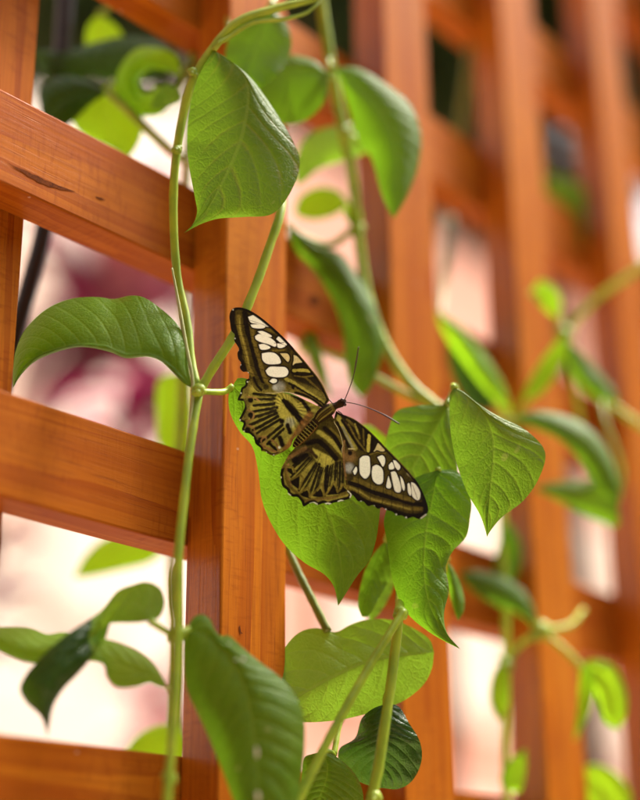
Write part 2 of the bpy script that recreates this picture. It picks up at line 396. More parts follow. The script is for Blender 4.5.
def node(par, x, y, d, r=.0022, mat=STEM):
    """the swollen joint where leaf stalks leave a stem: a knobbly bud cluster"""
    bm = bmesh.new(); c = P(x, y, d)
    for k in range(5):
        a = k*1.26; o = Vector((math.cos(a)*r*.7, math.sin(a)*r*.5, random.uniform(-.8, .8)*r)) if k else Vector((0, 0, 0))
        g = bmesh.ops.create_icosphere(bm, subdivisions=2, radius=r*(1 if k == 0 else .55))
        bmesh.ops.translate(bm, verts=g['verts'], vec=c + o)
    for fc in bm.faces: fc.smooth = True
    return bm_obj('node', bm, mat, par)
def down(x, y, w, x2=None, w2=.012):
    """stem continues from a pixel at w down the trellis to the ground"""
    p = P(x, y, dw(x, y, w)); q = x2 if x2 is not None else p.x
    return [p, Vector(((p.x+q)/2, (p.y-w2)/2, p.z-.25)), Vector((q, -w2, .8)), Vector((q+.02, -w2-.02, .3)), Vector((q, -w2-.03, 0.0))]

PX = .000325
# --- vine 1: the one that climbs the near lath and carries the butterfly's leaf
v1 = empty('climbing_vine', tuple(P(170, 790, .40).xy) + (0,))
tag(v1, 'green climbing vine twining up the near lath, carrying the butterfly leaf', 'vine')
D1 = lambda x, y: dw(x, y, .024)
s1 = [(167, 800), (171, 755), (175, 690), (178, 630), (178, 560), (184, 500), (191, 440), (199, 392)]
lower = down(167, 806, .026, w2=.03)[::-1]
stem(v1, lower[:-1] + [P(x, y, dw(x, y, .026)) for x, y in s1], [.0016, .0016, .0016, .0015, .0014, .0014], n=120)
br = [(199, 392, .447), (213, 368, .450), (235, 333, .455), (256, 285, .462), (270, 245, .468), (281, 210, .474), (280, 185, .482), (268, 150, .488), (254, 112, .497), (240, 76, .507), (231, 40, .519), (226, -30, .54)]
stem(v1, pxpath(br), [.0014, .0015, .0015, .0014, .0012], 'branch')
bl = [(198, 390, .447), (192, 362, .452), (187, 320, .458), (178, 280, .462), (174, 235, .464), (174, 180, .466), (180, 130, .468), (191, 85, .470), (210, 52, .472), (238, 22, .475), (278, 8, .480), (322, -4, .486), (360, -30, .5)]
stem(v1, pxpath(bl), [.0012, .0014, .0014, .0014, .0013, .0010, .0008], 'branch', n=80)
stem(v1, pxpath([(172, 268, .458), (178, 300, .455), (186, 345, .450), (193, 385, .446), (190, 420, .442), (186, 452, .440)]), [.0003, .0006, .0006, .0003], 'dry_strand', STEM_PALE)
stem(v1, pxpath([(178, 560, .430), (174, 575, .427), (174, 600, .424), (178, 630, .42)]), [.0009, .0012, .0012, .0010], 'branch')
node(v1, 199, 390, .446); node(v1, 178, 634, .419, .0026); node(v1, 193, 72, .470, .0016)
node(v1, 170, 778, .402, .0021); node(v1, 177, 150, .466, .0016)
# big leaf at the top, hanging tip down-left
leaf(v1, [(214, 50), (232, 62), (246, 78), (249, 96), (241, 138), (223, 180), (208, 208), (197, 221), (184, 233)],
     [(206, 62), (199, 75), (189, 111), (187, 144), (190, 171), (195, 198), (197, 212), (193, 224)],
     [(221, 55), (247, 74), (271, 105), (294, 144), (300, 163), (289, 195), (272, 214), (244, 217), (217, 219), (199, 225)],
     .470, tx=.03, ty=-.10, zl=(0, 3, 5, 2, 0), zr=(0, 5, 6, 3, 0), mat=LEAF_OLIVE, quilt=.55, arch=1.0, pet=[(219, 43, .471), (228, 38, .473), (252, 23, .476), (285, 19, .480), (308, 12, .483), (320, 0, .486)], petr=(.0009, .0007, .0006), label='broad veined leaf hanging tip down over the lath')
# arched leaf left
leaf(v1, [(192, 388), (180, 373), (165, 360), (150, 354), (125, 353), (105, 345), (80, 344), (58, 348), (34, 358), (20, 371), (13, 388)],
     [(188, 365), (187, 344), (178, 325), (160, 308), (143, 297), (130, 295.5), (114, 299), (98, 297), (70, 299), (45, 310), (25, 330), (16, 350), (13, 368)],
     [(186, 385), (172, 372), (160, 361), (148, 357), (125, 358), (110, 352), (82, 347), (60, 351), (36, 361), (22, 374)],
     .446, tx=-.06, ty=-.05, zm=(0, -6, -8, -8, -6, -3), zl=(0, 10, 16, 17, 12, 3), zr=(0, 3, 4, 3, 3, 1), quilt=.8, arch=2.0, wav=1.0, pet=[(196, 390, .446)], label='arched leaf drooping over the gap left of the vine stem')
# leaf with the butterfly
BFD = .4545                                                          # depth of the butterfly at pixel (328, 410)
leaf(v1, [(233, 386), (255, 408), (290, 450), (314, 486), (326, 508), (335, 534), (341, 566), (338, 606)],
     [(229, 393), (230, 412), (240, 432), (252, 446), (258, 470), (262, 500), (270, 521), (285, 545), (305, 563), (325, 575), (334, 587)],
     [(238, 378), (262, 384), (305, 400), (345, 435), (372, 472), (380, 500), (379, 520), (376, 540), (369, 561), (357, 576), (345, 595)],
     .4575, tx=.02, ty=-.055, anchor=(300, 440), zl=(0, 2, 3, 3, 1), zr=(0, 0, 2, 5, 1), zm=(0, 1.5, 2, 1, 0), quilt=.6, arch=.9, pet=[(226, 391, .458), (212, 392, .452), (200, 391, .447)], label='leaf the butterfly rests on')
# folded dark leaf, lower left
leaf(v1, [(150, 621), (146, 612), (136, 604), (124, 603), (108, 622), (85, 645), (62, 665), (44, 692), (46, 715), (48, 737)],
     [(159, 618), (165, 604), (160, 588), (146, 582), (133, 585), (118, 591), (101, 611), (62, 638), (27, 673), (20, 689), (26, 702), (41, 717)],
     [(140, 622.5), (128, 623), (116, 623), (110, 624), (106, 637), (96, 652), (80, 672), (63, 690), (54, 705), (50, 722)],
     .414, tx=-.02, ty=-.05, zm=(0, 4, 8, 6, -2, -6, -8, -6, -3), zl=(0, 2, 2, 2, 2, 3, 3, 1), zr=(0, -2, -3, 0, 3, 5, 4, 1), mat=LEAF_PALE, mat2=LEAF_DARK, split=.44, quilt=.5, arch=.8, pet=[(158, 626, .415), (168, 632, .417), (178, 634, .419)], label='dark glossy leaf curling over, pale underside at its stalk')
# leaf behind it, in the pale material to stand for its backlit glow
leaf(v1, [(168, 688), (152, 676), (138, 671), (115, 662), (95, 656), (60, 648), (28, 648), (5, 640), (-18, 628)],
     [(164, 680), (154, 664), (140, 652), (120, 643), (96, 637), (62, 632), (48, 634), (30, 628), (5, 627)],
     [(158, 686), (150, 683), (135, 687), (116, 687), (107, 677), (103, 664), (62, 661), (32, 663), (10, 656), (-8, 645)],
     .420, tx=.02, ty=-.05, zm=(0, -2, -3, -2, 0, 4), zl=(0, 4, 6, 8, 8, 3), zr=(0, -1, 2, 3, 3, 1), mat=LEAF_PALE, quilt=.7, arch=.6, wav=.6, pet=[(172, 691, .414), (175, 694, .412)], petr=(.0008, .0008), label='narrow leaf passing behind the dark folded one')
# large leaf at the bottom, in front of the lath
leaf(v1, [(188, 629), (208, 636), (229, 655), (245, 687), (252, 720), (256, 748), (259, 800), (266, 858)],
     [(184.5, 637), (184, 665), (187, 690), (197, 712), (210, 740), (222, 770), (232, 797), (248, 838)],
     [(192, 619), (201, 614), (210, 619), (215, 630), (221, 636), (228, 635), (242, 647), (260, 662), (281, 678), (296, 697), (304, 718), (305, 742), (303, 770), (298, 800), (284, 838)],
     .421, tx=.04, ty=-.10, zm=(0, -1, -2, -3, 0), zl=(0, 4, 6, 5, 0), zr=(0, 4, 4, 5, 0), quilt=.9, arch=1.6, wav=.4, pet=[(182, 633, .4175)], label='large quilted leaf hanging in front of the near lath')
# droppings on that leaf
DROP = plain('white_dropping', (0.75, 0.76, 0.66), .7)
# --- vine 2: centre right
v2 = empty('climbing_vine', tuple(P(385, 790, .44).xy) + (0,))
tag(v2, 'green vine right of the butterfly with two stalks crossing below its leaves', 'vine')
g2 = P(372, 800, .433)
stem(v2, [Vector((g2.x, g2.y+.03, 0)), Vector((g2.x+.01, g2.y+.03, .5)), Vector((g2.x, g2.y+.01, 1.2))] + pxpath([(371, 806, .430), (378, 770, .434), (384, 730, .438), (390, 690, .443), (395, 650, .448), (399, 615, .452), (400, 592, .464), (401, 562, .474), (405, 530, .481), (418, 485, .488), (436, 450, .493), (449, 415, .50), (455, 388, .508)]), [.0019, .0018, .0017, .0015, .0013, .0011], n=110)
stem(v2, pxpath([(404, 610, .449), (388, 636, .444), (372, 662, .440), (352, 697, .434), (330, 737, .428), (303, 790, .420), (285, 826, .414)]), [.0012, .0013, .0014, .0014], 'branch')
stem(v2, pxpath([(404, 612, .450), (399, 616, .452)]), [.0017, .0018], 'branch', n=6)
stem(v2, pxpath([(344, 700, .472), (339, 724, .466), (334, 755, .458)]), [.0010, .0010], 'branch', n=20)
stem(v2, pxpath([(286, 545, .482), (298, 572, .478), (312, 600, .474), (328, 632, .470)]), [.0012, .0014, .0014], 'branch', mat=STEM_OLIVE, n=24)
node(v2, 400, 612, .451, .0021); node(v2, 374, 797, .431, .0024)
leaf(v2, [(446, 405), (438, 425), (426, 446), (413, 467), (400, 490), (390, 520)],
     [(430, 405), (415, 406), (397, 411), (388, 432), (384, 460), (383, 490)],
     [(452, 425), (456, 452), (457, 478), (445, 500), (420, 515)], .478, tx=.05, ty=-.06, zl=(0, 3, 4, 0), zr=(0, 2, 3, 0), mat=LEAF_OLIVE, quilt=.5, arch=1.0, pet=[(450, 398, .482), (453, 391, .50)])
leaf(v2, [(438, 470), (432, 500), (425, 540), (425, 583), (432, 611), (445, 632), (460, 649)],
     [(415, 478), (394, 496), (384, 520), (387, 541), (394, 586), (408, 614), (429, 632), (446, 642)],
     [(458, 472), (471, 500), (470, 518), (466, 537), (453, 551), (446, 566), (449, 590), (444, 614), (447, 633)],
     .468, tx=.02, ty=-.09, zl=(0, 4, 5, 3, 0), zr=(0, 4, 5, 3, 0), zm=(0, -1.5, -2, 0), quilt=.6, arch=1.0, pet=[(440, 470, .486), (436, 450, .492)], label='long pointed leaf below the right wing tip')
leaf(v2, [(454, 388), (472, 400), (486, 418), (493, 440), (493, 462), (490, 490), (488, 518), (487, 537)],
     [(450, 394), (449.5, 408), (450, 426), (455, 457), (467, 492), (480, 515), (485, 529)],
     [(462, 391), (480, 405), (500, 417), (527, 431), (545, 452), (539, 478), (523, 501), (501, 518), (489, 533)],
     .466, tx=.03, ty=-.08, zm=(0, -2, -2, -1, 0), zl=(0, 2, 2, 1, 0), zr=(0, 1, 2, 1, 0), mat=LEAF_OLIVE, quilt=.5, arch=.7, pet=[(453, 386, .475), (455, 387, .500)], label='broad pointed leaf right of the butterfly')
leaf(v2, [(434, 652), (400, 655), (365, 662), (330, 678), (297, 697), (268, 714)],
     [(430, 640), (415, 629), (392, 620), (365, 620), (350, 625), (336, 632), (316, 628), (300, 632), (286, 646), (272, 680)],
     [(432, 668), (424, 684), (405, 700), (385, 708), (350, 718), (320, 722), (300, 722), (280, 720)],
     .470, tx=.06, ty=-.10, zl=(0, 3, 5, 4, 0), zr=(0, 2, 4, 4, 0), mat=LEAF_PALE, quilt=.5, arch=-.6, label='pale leaf seen from its underside behind the crossing stalks')
leaf(v2, [(386, 704), (383, 725), (381, 745), (380, 765), (382, 788)],
     [(374, 708), (362, 718), (355, 738), (340, 748), (338, 757), (346, 772), (360, 782), (374, 787)],
     [(398, 706), (409, 723), (420, 742), (421.5, 761), (412, 781), (398, 789)],
     .462, tx=-.03, ty=-.03, zm=(0, -3, -4, -2, 0), zl=(0, 3, 6, 6, 0), zr=(0, 3, 5, 4, 0), mat=LEAF_DARK, quilt=.8, arch=1.4, wav=.8, pet=[(386, 697, .452), (389, 690, .444)], label='dark glossy leaf beside the lower stalk')
leaf(v2, [(306, 826), (318, 800), (326, 780), (327, 762), (321, 752)][::-1],
     [(312, 754), (305, 757), (302, 775), (300, 800), (300, 815)],
     [(335, 756), (349, 767), (360, 783), (363, 803), (350, 822), (325, 830)],
     .452, tx=.03, ty=-.05, zl=(0, 2, 3, 0), zr=(0, 3, 6, 0), mat=LEAF, quilt=.9, arch=1.0, pet=[(329, 752, .455), (334, 755, .458)])
leaf(v2, [(386, 540), (376, 565), (369, 590), (362, 617)], [(372, 556), (362, 580), (358, 605)], [(393, 556), (390, 577), (378, 600), (368, 616)],
     .482, mat=LEAF, zl=(0, 3, 0), zr=(0, 4, 0), quilt=.3, arch=.6, pet=[(390, 530, .478), (400, 530, .467)])
leaf(v2, [(392, 560), (384, 585), (376, 605), (370, 622)], [(384, 575), (374, 595), (368, 612)], [(395, 580), (388, 600), (378, 615)],
     .492, mat=LEAF_PALE, zl=(0, 2, 0), zr=(0, 2, 0), quilt=.2, arch=.3, pet=[(396, 545, .485), (402, 530, .468)])
leaf(v2, [(447, 560), (455, 585), (459, 605), (458, 621)], [(446, 580), (451, 600), (455, 613)], [(455, 572), (463, 592), (464, 610)],
     .49, mat=LEAF, zl=(0, 3, 0), zr=(0, 3, 0), quilt=.2, arch=.3, pet=[(440, 540, .485), (425, 515, .480), (414, 493, .476)])
leaf(v2, [(402, 465), (385, 455), (368, 440), (362, 425)], [(400, 448), (385, 436), (370, 425)], [(390, 470), (372, 458), (362, 440)], .495, mat=LEAF_LIME, quilt=.2, arch=.4, pet=[(420, 480, .480)])

# --- vine 3: hanging at the top between near and second lath
v3 = empty('climbing_vine', tuple(P(345, 60, .555).xy) + (0,))
tag(v3, 'soft green vine hanging from the second lath with a long drooping leaf', 'vine')
b3 = P(428, 600, .60)
stem(v3, pxpath([(318, -20, .545), (325, 30, .545), (333, 80, .546), (343, 130, .548), (352, 180, .552), (357, 225, .554), (366, 290, .550), (385, 345, .543), (412, 385, .538), (446, 414, .534), (466, 440, .56), (464, 480, .60), (440, 540, .615), (430, 600, .61)]) + [Vector((b3.x, b3.y, 1.3)), Vector((b3.x+.01, b3.y-.01, .6)), Vector((b3.x, b3.y-.02, 0))], [.0021, .0020, .0019, .0013, .0013, .0015], n=120)
stem(v3, pxpath([(357, 225, .556), (330, 245, .553), (300, 235, .548), (287, 225, .545)]), [.0014, .0014, .0012], 'branch', n=20)
stem(v3, pxpath([(282, 330, .562), (310, 345, .558), (350, 362, .550), (390, 385, .541), (430, 405, .538), (460, 410, .540)]), [.0010, .0012, .0013, .0012], 'branch', n=30)
stem(v3, pxpath([(306, 345, .558), (314, 365, .56), (330, 395, .562)]), [.0012, .0012], 'branch', n=16)
node(v3, 345, 130, .548, .0026); node(v3, 357, 228, .556, .003, LEAF_LIME if False else STEM); node(v3, 306, 345, .558, .0030)
leaf(v3, [(270, 6), (263, 30), (252, 58), (244, 84)], [(246, 16), (230, 36), (226, 62)], [(287, 24), (291, 48), (280, 72), (260, 88)], .512, mat=LEAF, tx=.04, zl=(0, 4, 0), zr=(0, 4, 0), quilt=.4, arch=1.0, pet=[(280, -8, .525), (318, -20, .545)])
leaf(v3, [(328, 74), (304, 68), (276, 72), (246, 88)], [(315, 61), (292, 55), (262, 62)], [(327, 96), (312, 116), (288, 125), (260, 114)], .522, mat=LEAF, tx=.04, zl=(0, 3, 0), zr=(0, 4, 0), quilt=.4, arch=1.0, pet=[(330, 78, .535)])
leaf(v3, [(335, 68), (362, 88), (388, 120), (398, 160), (394, 218)], [(343, 90), (350, 112), (358, 138), (372, 160), (381, 192), (390, 212)], [(355, 67), (386, 84), (411, 106), (421, 135), (419, 163), (409, 192), (398, 212)], .535, tx=.03, zl=(0, 4, 5, 0), zr=(0, 4, 5, 0), quilt=.5, arch=1.4, pet=[(330, 66, .540), (328, 55, .545)])
leaf(v3, [(374, 148), (350, 146), (322, 152), (296, 186)], [(352, 128), (328, 127), (306, 138), (295, 160)], [(358, 156), (340, 162), (318, 170), (305, 181)], .56, mat=LEAF_PALE, tx=.03, zl=(0, 3, 0), zr=(0, 2, 0), quilt=.3, arch=.4, pet=[(360, 140, .553), (346, 132, .548)])
leaf(v3, [(350, 205), (330, 203), (312, 205), (294, 212)], [(338, 191), (318, 187), (300, 197)], [(335, 215), (315, 220), (300, 217)], .57, mat=LEAF_LIME, quilt=.3, arch=.4, pet=[(354, 210, .556)])
leaf(v3, [(357, 226), (352, 214), (346, 205)], [(350, 224), (344, 214)], [(362, 215), (355, 205)], .552, mat=LEAF_LIME, quilt=.2, arch=.2, wav=.8)
leaf(v3, [(287, 225), (312, 245), (338, 270), (358, 305), (367, 340), (366, 370), (361, 397)],
     [(294, 249), (313, 270), (331, 297), (342, 328), (345, 356), (351, 384)], [(300, 232), (318, 246), (340, 253), (357, 275), (377, 310), (383, 345), (376, 376), (367, 392)],
     .545, tx=.02, ty=-.08, zl=(0, 3, 5, 3, 0), zr=(0, 3, 5, 3, 0), quilt=.5, arch=1.2, label='long drooping leaf between near and second lath')
leaf(v3, [(288, 228), (288, 260), (296, 300), (308, 335), (322, 375), (331, 400)], [(285, 255), (291, 300), (303, 335), (320, 378)], [(291, 252), (302, 295), (316, 335), (328, 378)], .562, mat=LEAF, zl=(0, 4, 0), zr=(0, 4, 0), quilt=.2, arch=.4, pet=[(287, 225, .546)])

# --- vine 4: behind the trellis at the upper left
v4 = empty('climbing_vine', tuple(P(190, 100, .56).xy) + (0,))
tag(v4, 'vine behind the trellis with dark and bright lime leaves above the upper lath', 'vine')
b4 = P(195, 60, .56)
stem(v4, [Vector((b4.x-.01, .08, 0)), Vector((b4.x-.02, .07, .8)), P(176, 700, .57), P(172, 560, .565), P(180, 440, .56), P(184, 300, .555), P(186, 180, .55)] + pxpath([(190, 120, .545), (193, 80, .545), (194, 40, .55), (193, -20, .56), (192, -60, .57)]), [.0017, .0018, .0018, .0018], n=100)
stem(v4, pxpath([(190, 165, .545), (172, 152, .535), (150, 132, .530), (125, 108, .527), (108, 92, .527)]), [.0017, .0018, .0016], 'branch', n=24)
node(v4, 190, 74, .545, .0028)
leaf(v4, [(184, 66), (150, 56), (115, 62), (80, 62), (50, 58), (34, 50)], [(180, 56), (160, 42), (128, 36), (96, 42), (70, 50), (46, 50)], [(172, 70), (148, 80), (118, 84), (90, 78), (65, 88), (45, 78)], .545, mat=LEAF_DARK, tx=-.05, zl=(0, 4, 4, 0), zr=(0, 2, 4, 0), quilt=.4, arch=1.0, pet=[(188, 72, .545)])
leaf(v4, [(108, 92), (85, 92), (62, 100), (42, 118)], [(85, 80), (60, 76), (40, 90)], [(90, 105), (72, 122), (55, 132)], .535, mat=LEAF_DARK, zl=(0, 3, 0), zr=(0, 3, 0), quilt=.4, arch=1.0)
leaf(v4, [(112, 84), (106, 102), (108, 128), (128, 158)], [(96, 90), (76, 98), (70, 116), (84, 136), (106, 146)], [(126, 88), (140, 104), (143, 128), (136, 148)], .540, mat=LEAF_LIME, zl=(0, 3, 0), zr=(0, 3, 0), quilt=.4, arch=.8, pet=[(112, 80, .535), (108, 90, .528)])
leaf(v4, [(182, 78), (166, 62), (142, 60), (127, 78), (134, 100), (154, 102), (162, 88)], [(174, 54), (138, 48), (116, 78), (128, 112), (162, 114), (174, 94)], [(174, 74), (150, 70), (139, 82), (144, 93), (152, 92), (156, 86)], .532, mat=LEAF_LIME, zm=(0, -3, -6, -6, -4, -2, 0), zl=(0, 4, 6, 6, 5, 0), zr=(0, 3, 6, 8, 6, 0), quilt=.5, arch=1.2, wav=1.2, pet=[(186, 77, .544)], label='bright curled young leaf')
leaf(v4, [(178, 88), (170, 96), (160, 102), (150, 108)], [(166, 84), (156, 92)], [(182, 100), (172, 106), (160, 110)], .524, mat=LEAF_PALE, quilt=.3, arch=.5, wav=1.0, pet=[(186, 78, .544)])
leaf(v4, [(98, 14), (108, 28), (122, 46)], [(88, 26), (86, 46), (100, 52)], [(112, 22), (122, 34)], .57, mat=LEAF_LIME, quilt=.3, arch=.4, pet=[(120, 2, .565), (160, -10, .562), (193, -20, .56)])
leaf(v4, [(193, 368), (178, 385), (170, 420), (172, 462)], [(178, 372), (160, 378), (156, 410), (160, 445)], [(192, 390), (193, 425), (186, 455)], .575, mat=LEAF_LIME, zl=(0, 3, 0), zr=(0, 3, 0), quilt=.4, arch=.8, pet=[(186, 360, .56), (183, 340, .556)])
leaf(v4, [(172, 545), (140, 550), (105, 560), (74, 578)], [(150, 535), (110, 536), (85, 556)], [(150, 562), (120, 570), (92, 576)], .58, mat=LEAF_LIME, zl=(0, 3, 0), zr=(0, 2, 0), quilt=.4, arch=.8, pet=[(173, 550, .565)])
leaf(v4, [(188, 745), (160, 742), (140, 745), (120, 758)], [(178, 728), (160, 725), (138, 735)], [(180, 775), (155, 778), (135, 770)], .54, mat=LEAF_LIME, zl=(0, 3, 0), zr=(0, 2, 0), quilt=.4, arch=.8, pet=[(182, 730, .56), (177, 715, .569)])

# --- vine 5: far right, out of focus
v5 = empty('climbing_vine', tuple(P(560, 420, .63).xy) + (0,))
tag(v5, 'vine with thin yellowish stalks sprawling over the far laths', 'vine')
b5 = P(505, 600, .60)
stem(v5, [Vector((b5.x, b5.y-.01, 0)), Vector((b5.x, b5.y-.01, .9))] + pxpath([(506, 790, .555), (506, 700, .563), (506, 620, .575), (503, 540, .59), (500, 480, .60), (506, 440, .612), (520, 408, .614), (540, 375, .616), (565, 335, .618), (595, 300, .622), (640, 268, .628), (700, 220, .64)]), [0.00158, 0.00158, 0.00151, 0.00158, 0.00158, 0.00151], mat=STEM_LIME, n=100)
stem(v5, pxpath([(505, 665, 0.568), (520, 645, 0.570), (541, 632, 0.573), (570, 625, 0.580), (583, 610, .588)]), [0.00115, 0.00130, 0.00130, 0.00108], 'branch', mat=STEM_LIME, n=26)
stem(v5, pxpath([(541, 632, 0.573), (565, 650, 0.570), (583, 672, 0.568), (588, 700, 0.566), (575, 740, 0.568)]), [0.00108, 0.00122, 0.00072], 'branch', mat=STEM_LIME, n=26)
stem(v5, pxpath([(565, 335, .618), (575, 365, .615), (600, 395, .612), (640, 425, .612), (680, 450, .615)]), [0.00144, 0.00158, 0.00144], 'branch', mat=STEM_LIME, n=26)
stem(v5, pxpath([(565, 335, .618), (556, 315, .616), (540, 298, .612), (530, 292, .610)]), [0.00115, 0.00130, 0.00101], 'branch', mat=STEM_LIME, n=20)
stem(v5, pxpath([(565, 335, .618), (572, 375, .614), (580, 420, .612), (590, 470, .62)]), [0.00115, 0.00130, 0.00101], 'branch', mat=STEM_LIME, n=20)
stem(v5, pxpath([(438, 318, .60), (455, 345, .60), (480, 380, .604), (508, 420, .612)]), [0.00086, 0.00158, 0.00158], 'branch', mat=STEM_LIME, n=20)
stem(v5, pxpath([(476, -40, .72), (474, 10, .715), (471, 60, .71), (464, 110, .71), (452, 200, .70), (440, 318, .60)]), [0.00259, 0.00259, 0.00230, 0.00115], 'branch', mat=STEM_OLIVE, n=30)
node(v5, 541, 630, .571, .0040); node(v5, 565, 335, .617, .0040); node(v5, 506, 665, .567, .0030)
leaf(v5, [(541, 632), (520, 606), (495, 592), (458, 574)], [(525, 592), (500, 576), (475, 570)], [(515, 612), (495, 606), (472, 590)], .570, mat=LEAF, zl=(0, 3, 0), zr=(0, 3, 0), quilt=.4, arch=1.0)
leaf(v5, [(583, 668), (600, 672), (612, 690), (618, 730)], [(590, 660), (612, 664), (626, 690), (626, 715)], [(588, 680), (598, 700), (606, 722)], .568, mat=LEAF_LIME, quilt=.4, arch=.8)
leaf(v5, [(586, 660), (588, 690), (580, 715), (574, 738)], [(580, 675), (578, 700)], [(594, 685), (590, 712)], .565, mat=LEAF_LIME, quilt=.3, arch=.5)
leaf(v5, [(630, 830), (612, 800), (592, 778), (574, 772)], [(630, 790), (610, 768), (590, 764)], [(600, 815), (585, 800), (578, 785)], .58, mat=LEAF_LIME, quilt=.3, arch=.5, pet=[(600, 850, .57), (540, 830, .57), (506, 800, .554)])
leaf(v5, [(506, 790), (510, 780), (520, 766), (526, 748)], [(500, 780), (508, 762)], [(520, 792), (526, 770)], .553, mat=LEAF_LIME, quilt=.3, arch=.4)
leaf(v5, [(506, 655), (500, 675), (497, 700), (499, 722)], [(494, 672), (490, 700)], [(509, 676), (508, 702)], .566, mat=LEAF_LIME, quilt=.3, arch=.4)
leaf(v5, [(512, 420), (548, 422), (582, 442), (605, 470), (618, 506)], [(530, 412), (560, 414), (592, 430), (612, 458), (619, 485)], [(535, 428), (560, 440), (582, 462), (600, 490)], .565, mat=LEAF, zl=(0, 4, 4, 0), zr=(0, 2, 3, 0), quilt=.5, arch=1.0, tx=.04, pet=[(500, 418, .575), (503, 430, .61)])
leaf(v5, [(618, 500), (590, 496), (560, 492), (532, 488)], [(612, 478), (585, 480), (555, 482)], [(617, 526), (592, 518), (562, 502)], .585, mat=LEAF, zl=(0, 3, 0), zr=(0, 3, 0), quilt=.4, arch=1.0, pet=[(622, 470, .59), (605, 420, .60), (600, 396, .612)])
leaf(v5, [(456, 332), (460, 355), (470, 385), (490, 412)], [(447, 345), (452, 375), (470, 405)], [(470, 338), (488, 365), (494, 395)], .595, mat=LEAF_DARK, zl=(0, 3, 0), zr=(0, 3, 0), quilt=.4, arch=.8, pet=[(450, 325, .597), (443, 322, .60)])
leaf(v5, [(532, 292), (545, 290), (556, 300), (560, 318)], [(540, 280), (556, 288), (562, 304)], [(538, 302), (548, 312)], .612, mat=LEAF_LIME, quilt=.3, arch=.4)
leaf(v5, [(546, 175), (566, 195), (584, 220), (602, 258)], [(568, 178), (596, 200), (606, 230)], [(546, 205), (558, 232), (580, 250)], .74, mat=LEAF, zl=(0, 5, 0), zr=(0, 5, 0), quilt=.5, arch=1.0, pet=[(540, 160, .74), (512, 140, .73), (470, 80, .71)])

leaf(v5, [(436, 312), (458, 334), (484, 370), (512, 412)], [(444, 334), (466, 366), (492, 398)], [(456, 322), (482, 350), (506, 388)], .592, mat=LEAF_LIME, zl=(0, 3, 0), zr=(0, 3, 0), quilt=.3, arch=.6)
leaf(v5, [(566, 338), (574, 360), (592, 384), (618, 402)], [(564, 356), (578, 382), (600, 400)], [(580, 350), (598, 370), (614, 390)], .608, mat=LEAF, zl=(0, 3, 0), zr=(0, 3, 0), quilt=.3, arch=.6)
leaf(v5, [(566, 332), (556, 352), (540, 380), (524, 402)], [(554, 344), (538, 366), (526, 388)], [(568, 348), (556, 376), (538, 396)], .606, mat=LEAF_LIME, zl=(0, 3, 0), zr=(0, 3, 0), quilt=.3, arch=.6)
leaf(v5, [(508, 520), (512, 545), (508, 572), (498, 596)], [(500, 538), (494, 565)], [(520, 540), (520, 570), (508, 590)], .590, mat=LEAF, zl=(0, 3, 0), zr=(0, 3, 0), quilt=.3, arch=.6)

# ------------------------------------------------------------------ black hose behind the trellis
HOSE = plain('black_rubber', (0.012, 0.012, 0.012), .45)
hb = P(15, 345, .53)
hose = link('garden_hose', tube_mesh('garden_hose', [Vector((hb.x-.06, hb.y, .0)), Vector((hb.x-.05, hb.y, .6)), Vector((hb.x-.025, hb.y, 1.3)), P(-6, 430, .525), P(15, 335, .53), P(32, 275, .535), P(44, 228, .54), P(56, 120, .55), P(64, 30, .56), P(68, -60, .57), P(70, -160, .58)], [.0034]*2, 90, 12), HOSE)
tag(hose, 'thin black rubber hose rising behind the trellis', 'hose')

# ------------------------------------------------------------------ butterfly
bf = empty('butterfly', tuple(P(328, 409, BFD)))
tag(bf, 'brown and olive butterfly with white wing spots resting on a leaf', 'butterfly')
def T(ox, oy, s, pts): return [(ox + x/s, oy + y/s) for x, y in pts]
cA = lambda *p: T(225, 300, 8, p)
cB = lambda *p: T(230, 370, 8, p)
cC = lambda *p: T(270, 420, 7.111, p)
cD = lambda *p: T(340, 420, 7.111, p)
cE = lambda *p: T(280, 360, 6.4, p)
cF = lambda *p: T(220, 300, 5.3333, p)
DK = np.array((0.009, 0.006, 0.0035)); BR = np.array((0.040, 0.022, 0.008)); OL = np.array((0.150, 0.115, 0.018)); YO = np.array((0.42, 0.38, 0.065))
TAN = np.array((0.30, 0.17, 0.055)); WH = np.array((0.92, 0.98, 0.82)); PY = np.array((0.62, 0.56, 0.26)); GY = np.array((0.42, 0.46, 0.42)); ORG = np.array((0.26, 0.115, 0.028))
def seg_dist(p, a, b):
    ab = b-a; t = np.clip(((p-a)@ab)/max(ab@ab, 1e-9), 0, 1); q = a + t[:, None]*ab
    return np.linalg.norm(p-q, axis=1)
def poly_dist(p, pts):
    pts = np.array(pts, float); d = np.full(len(p), 1e9)
    for i in range(len(pts)): d = np.minimum(d, seg_dist(p, pts[i], pts[(i+1) % len(pts)]))
    return d
def line_dist(p, pts):
    pts = np.array(pts, float); d = np.full(len(p), 1e9)
    for i in range(len(pts)-1): d = np.minimum(d, seg_dist(p, pts[i], pts[i+1]))
    return d
def inside(p, pts):
    pts = np.array(pts, float); c = np.zeros(len(p), bool); n = len(pts)
    for i in range(n):
        a, b = pts[i], pts[i-1]
        k = ((a[1] > p[:, 1]) != (b[1] > p[:, 1]))
        c ^= k & (p[:, 0] < (b[0]-a[0])*(p[:, 1]-a[1])/((b[1]-a[1]) if b[1] != a[1] else 1e-9) + a[0])
    return c
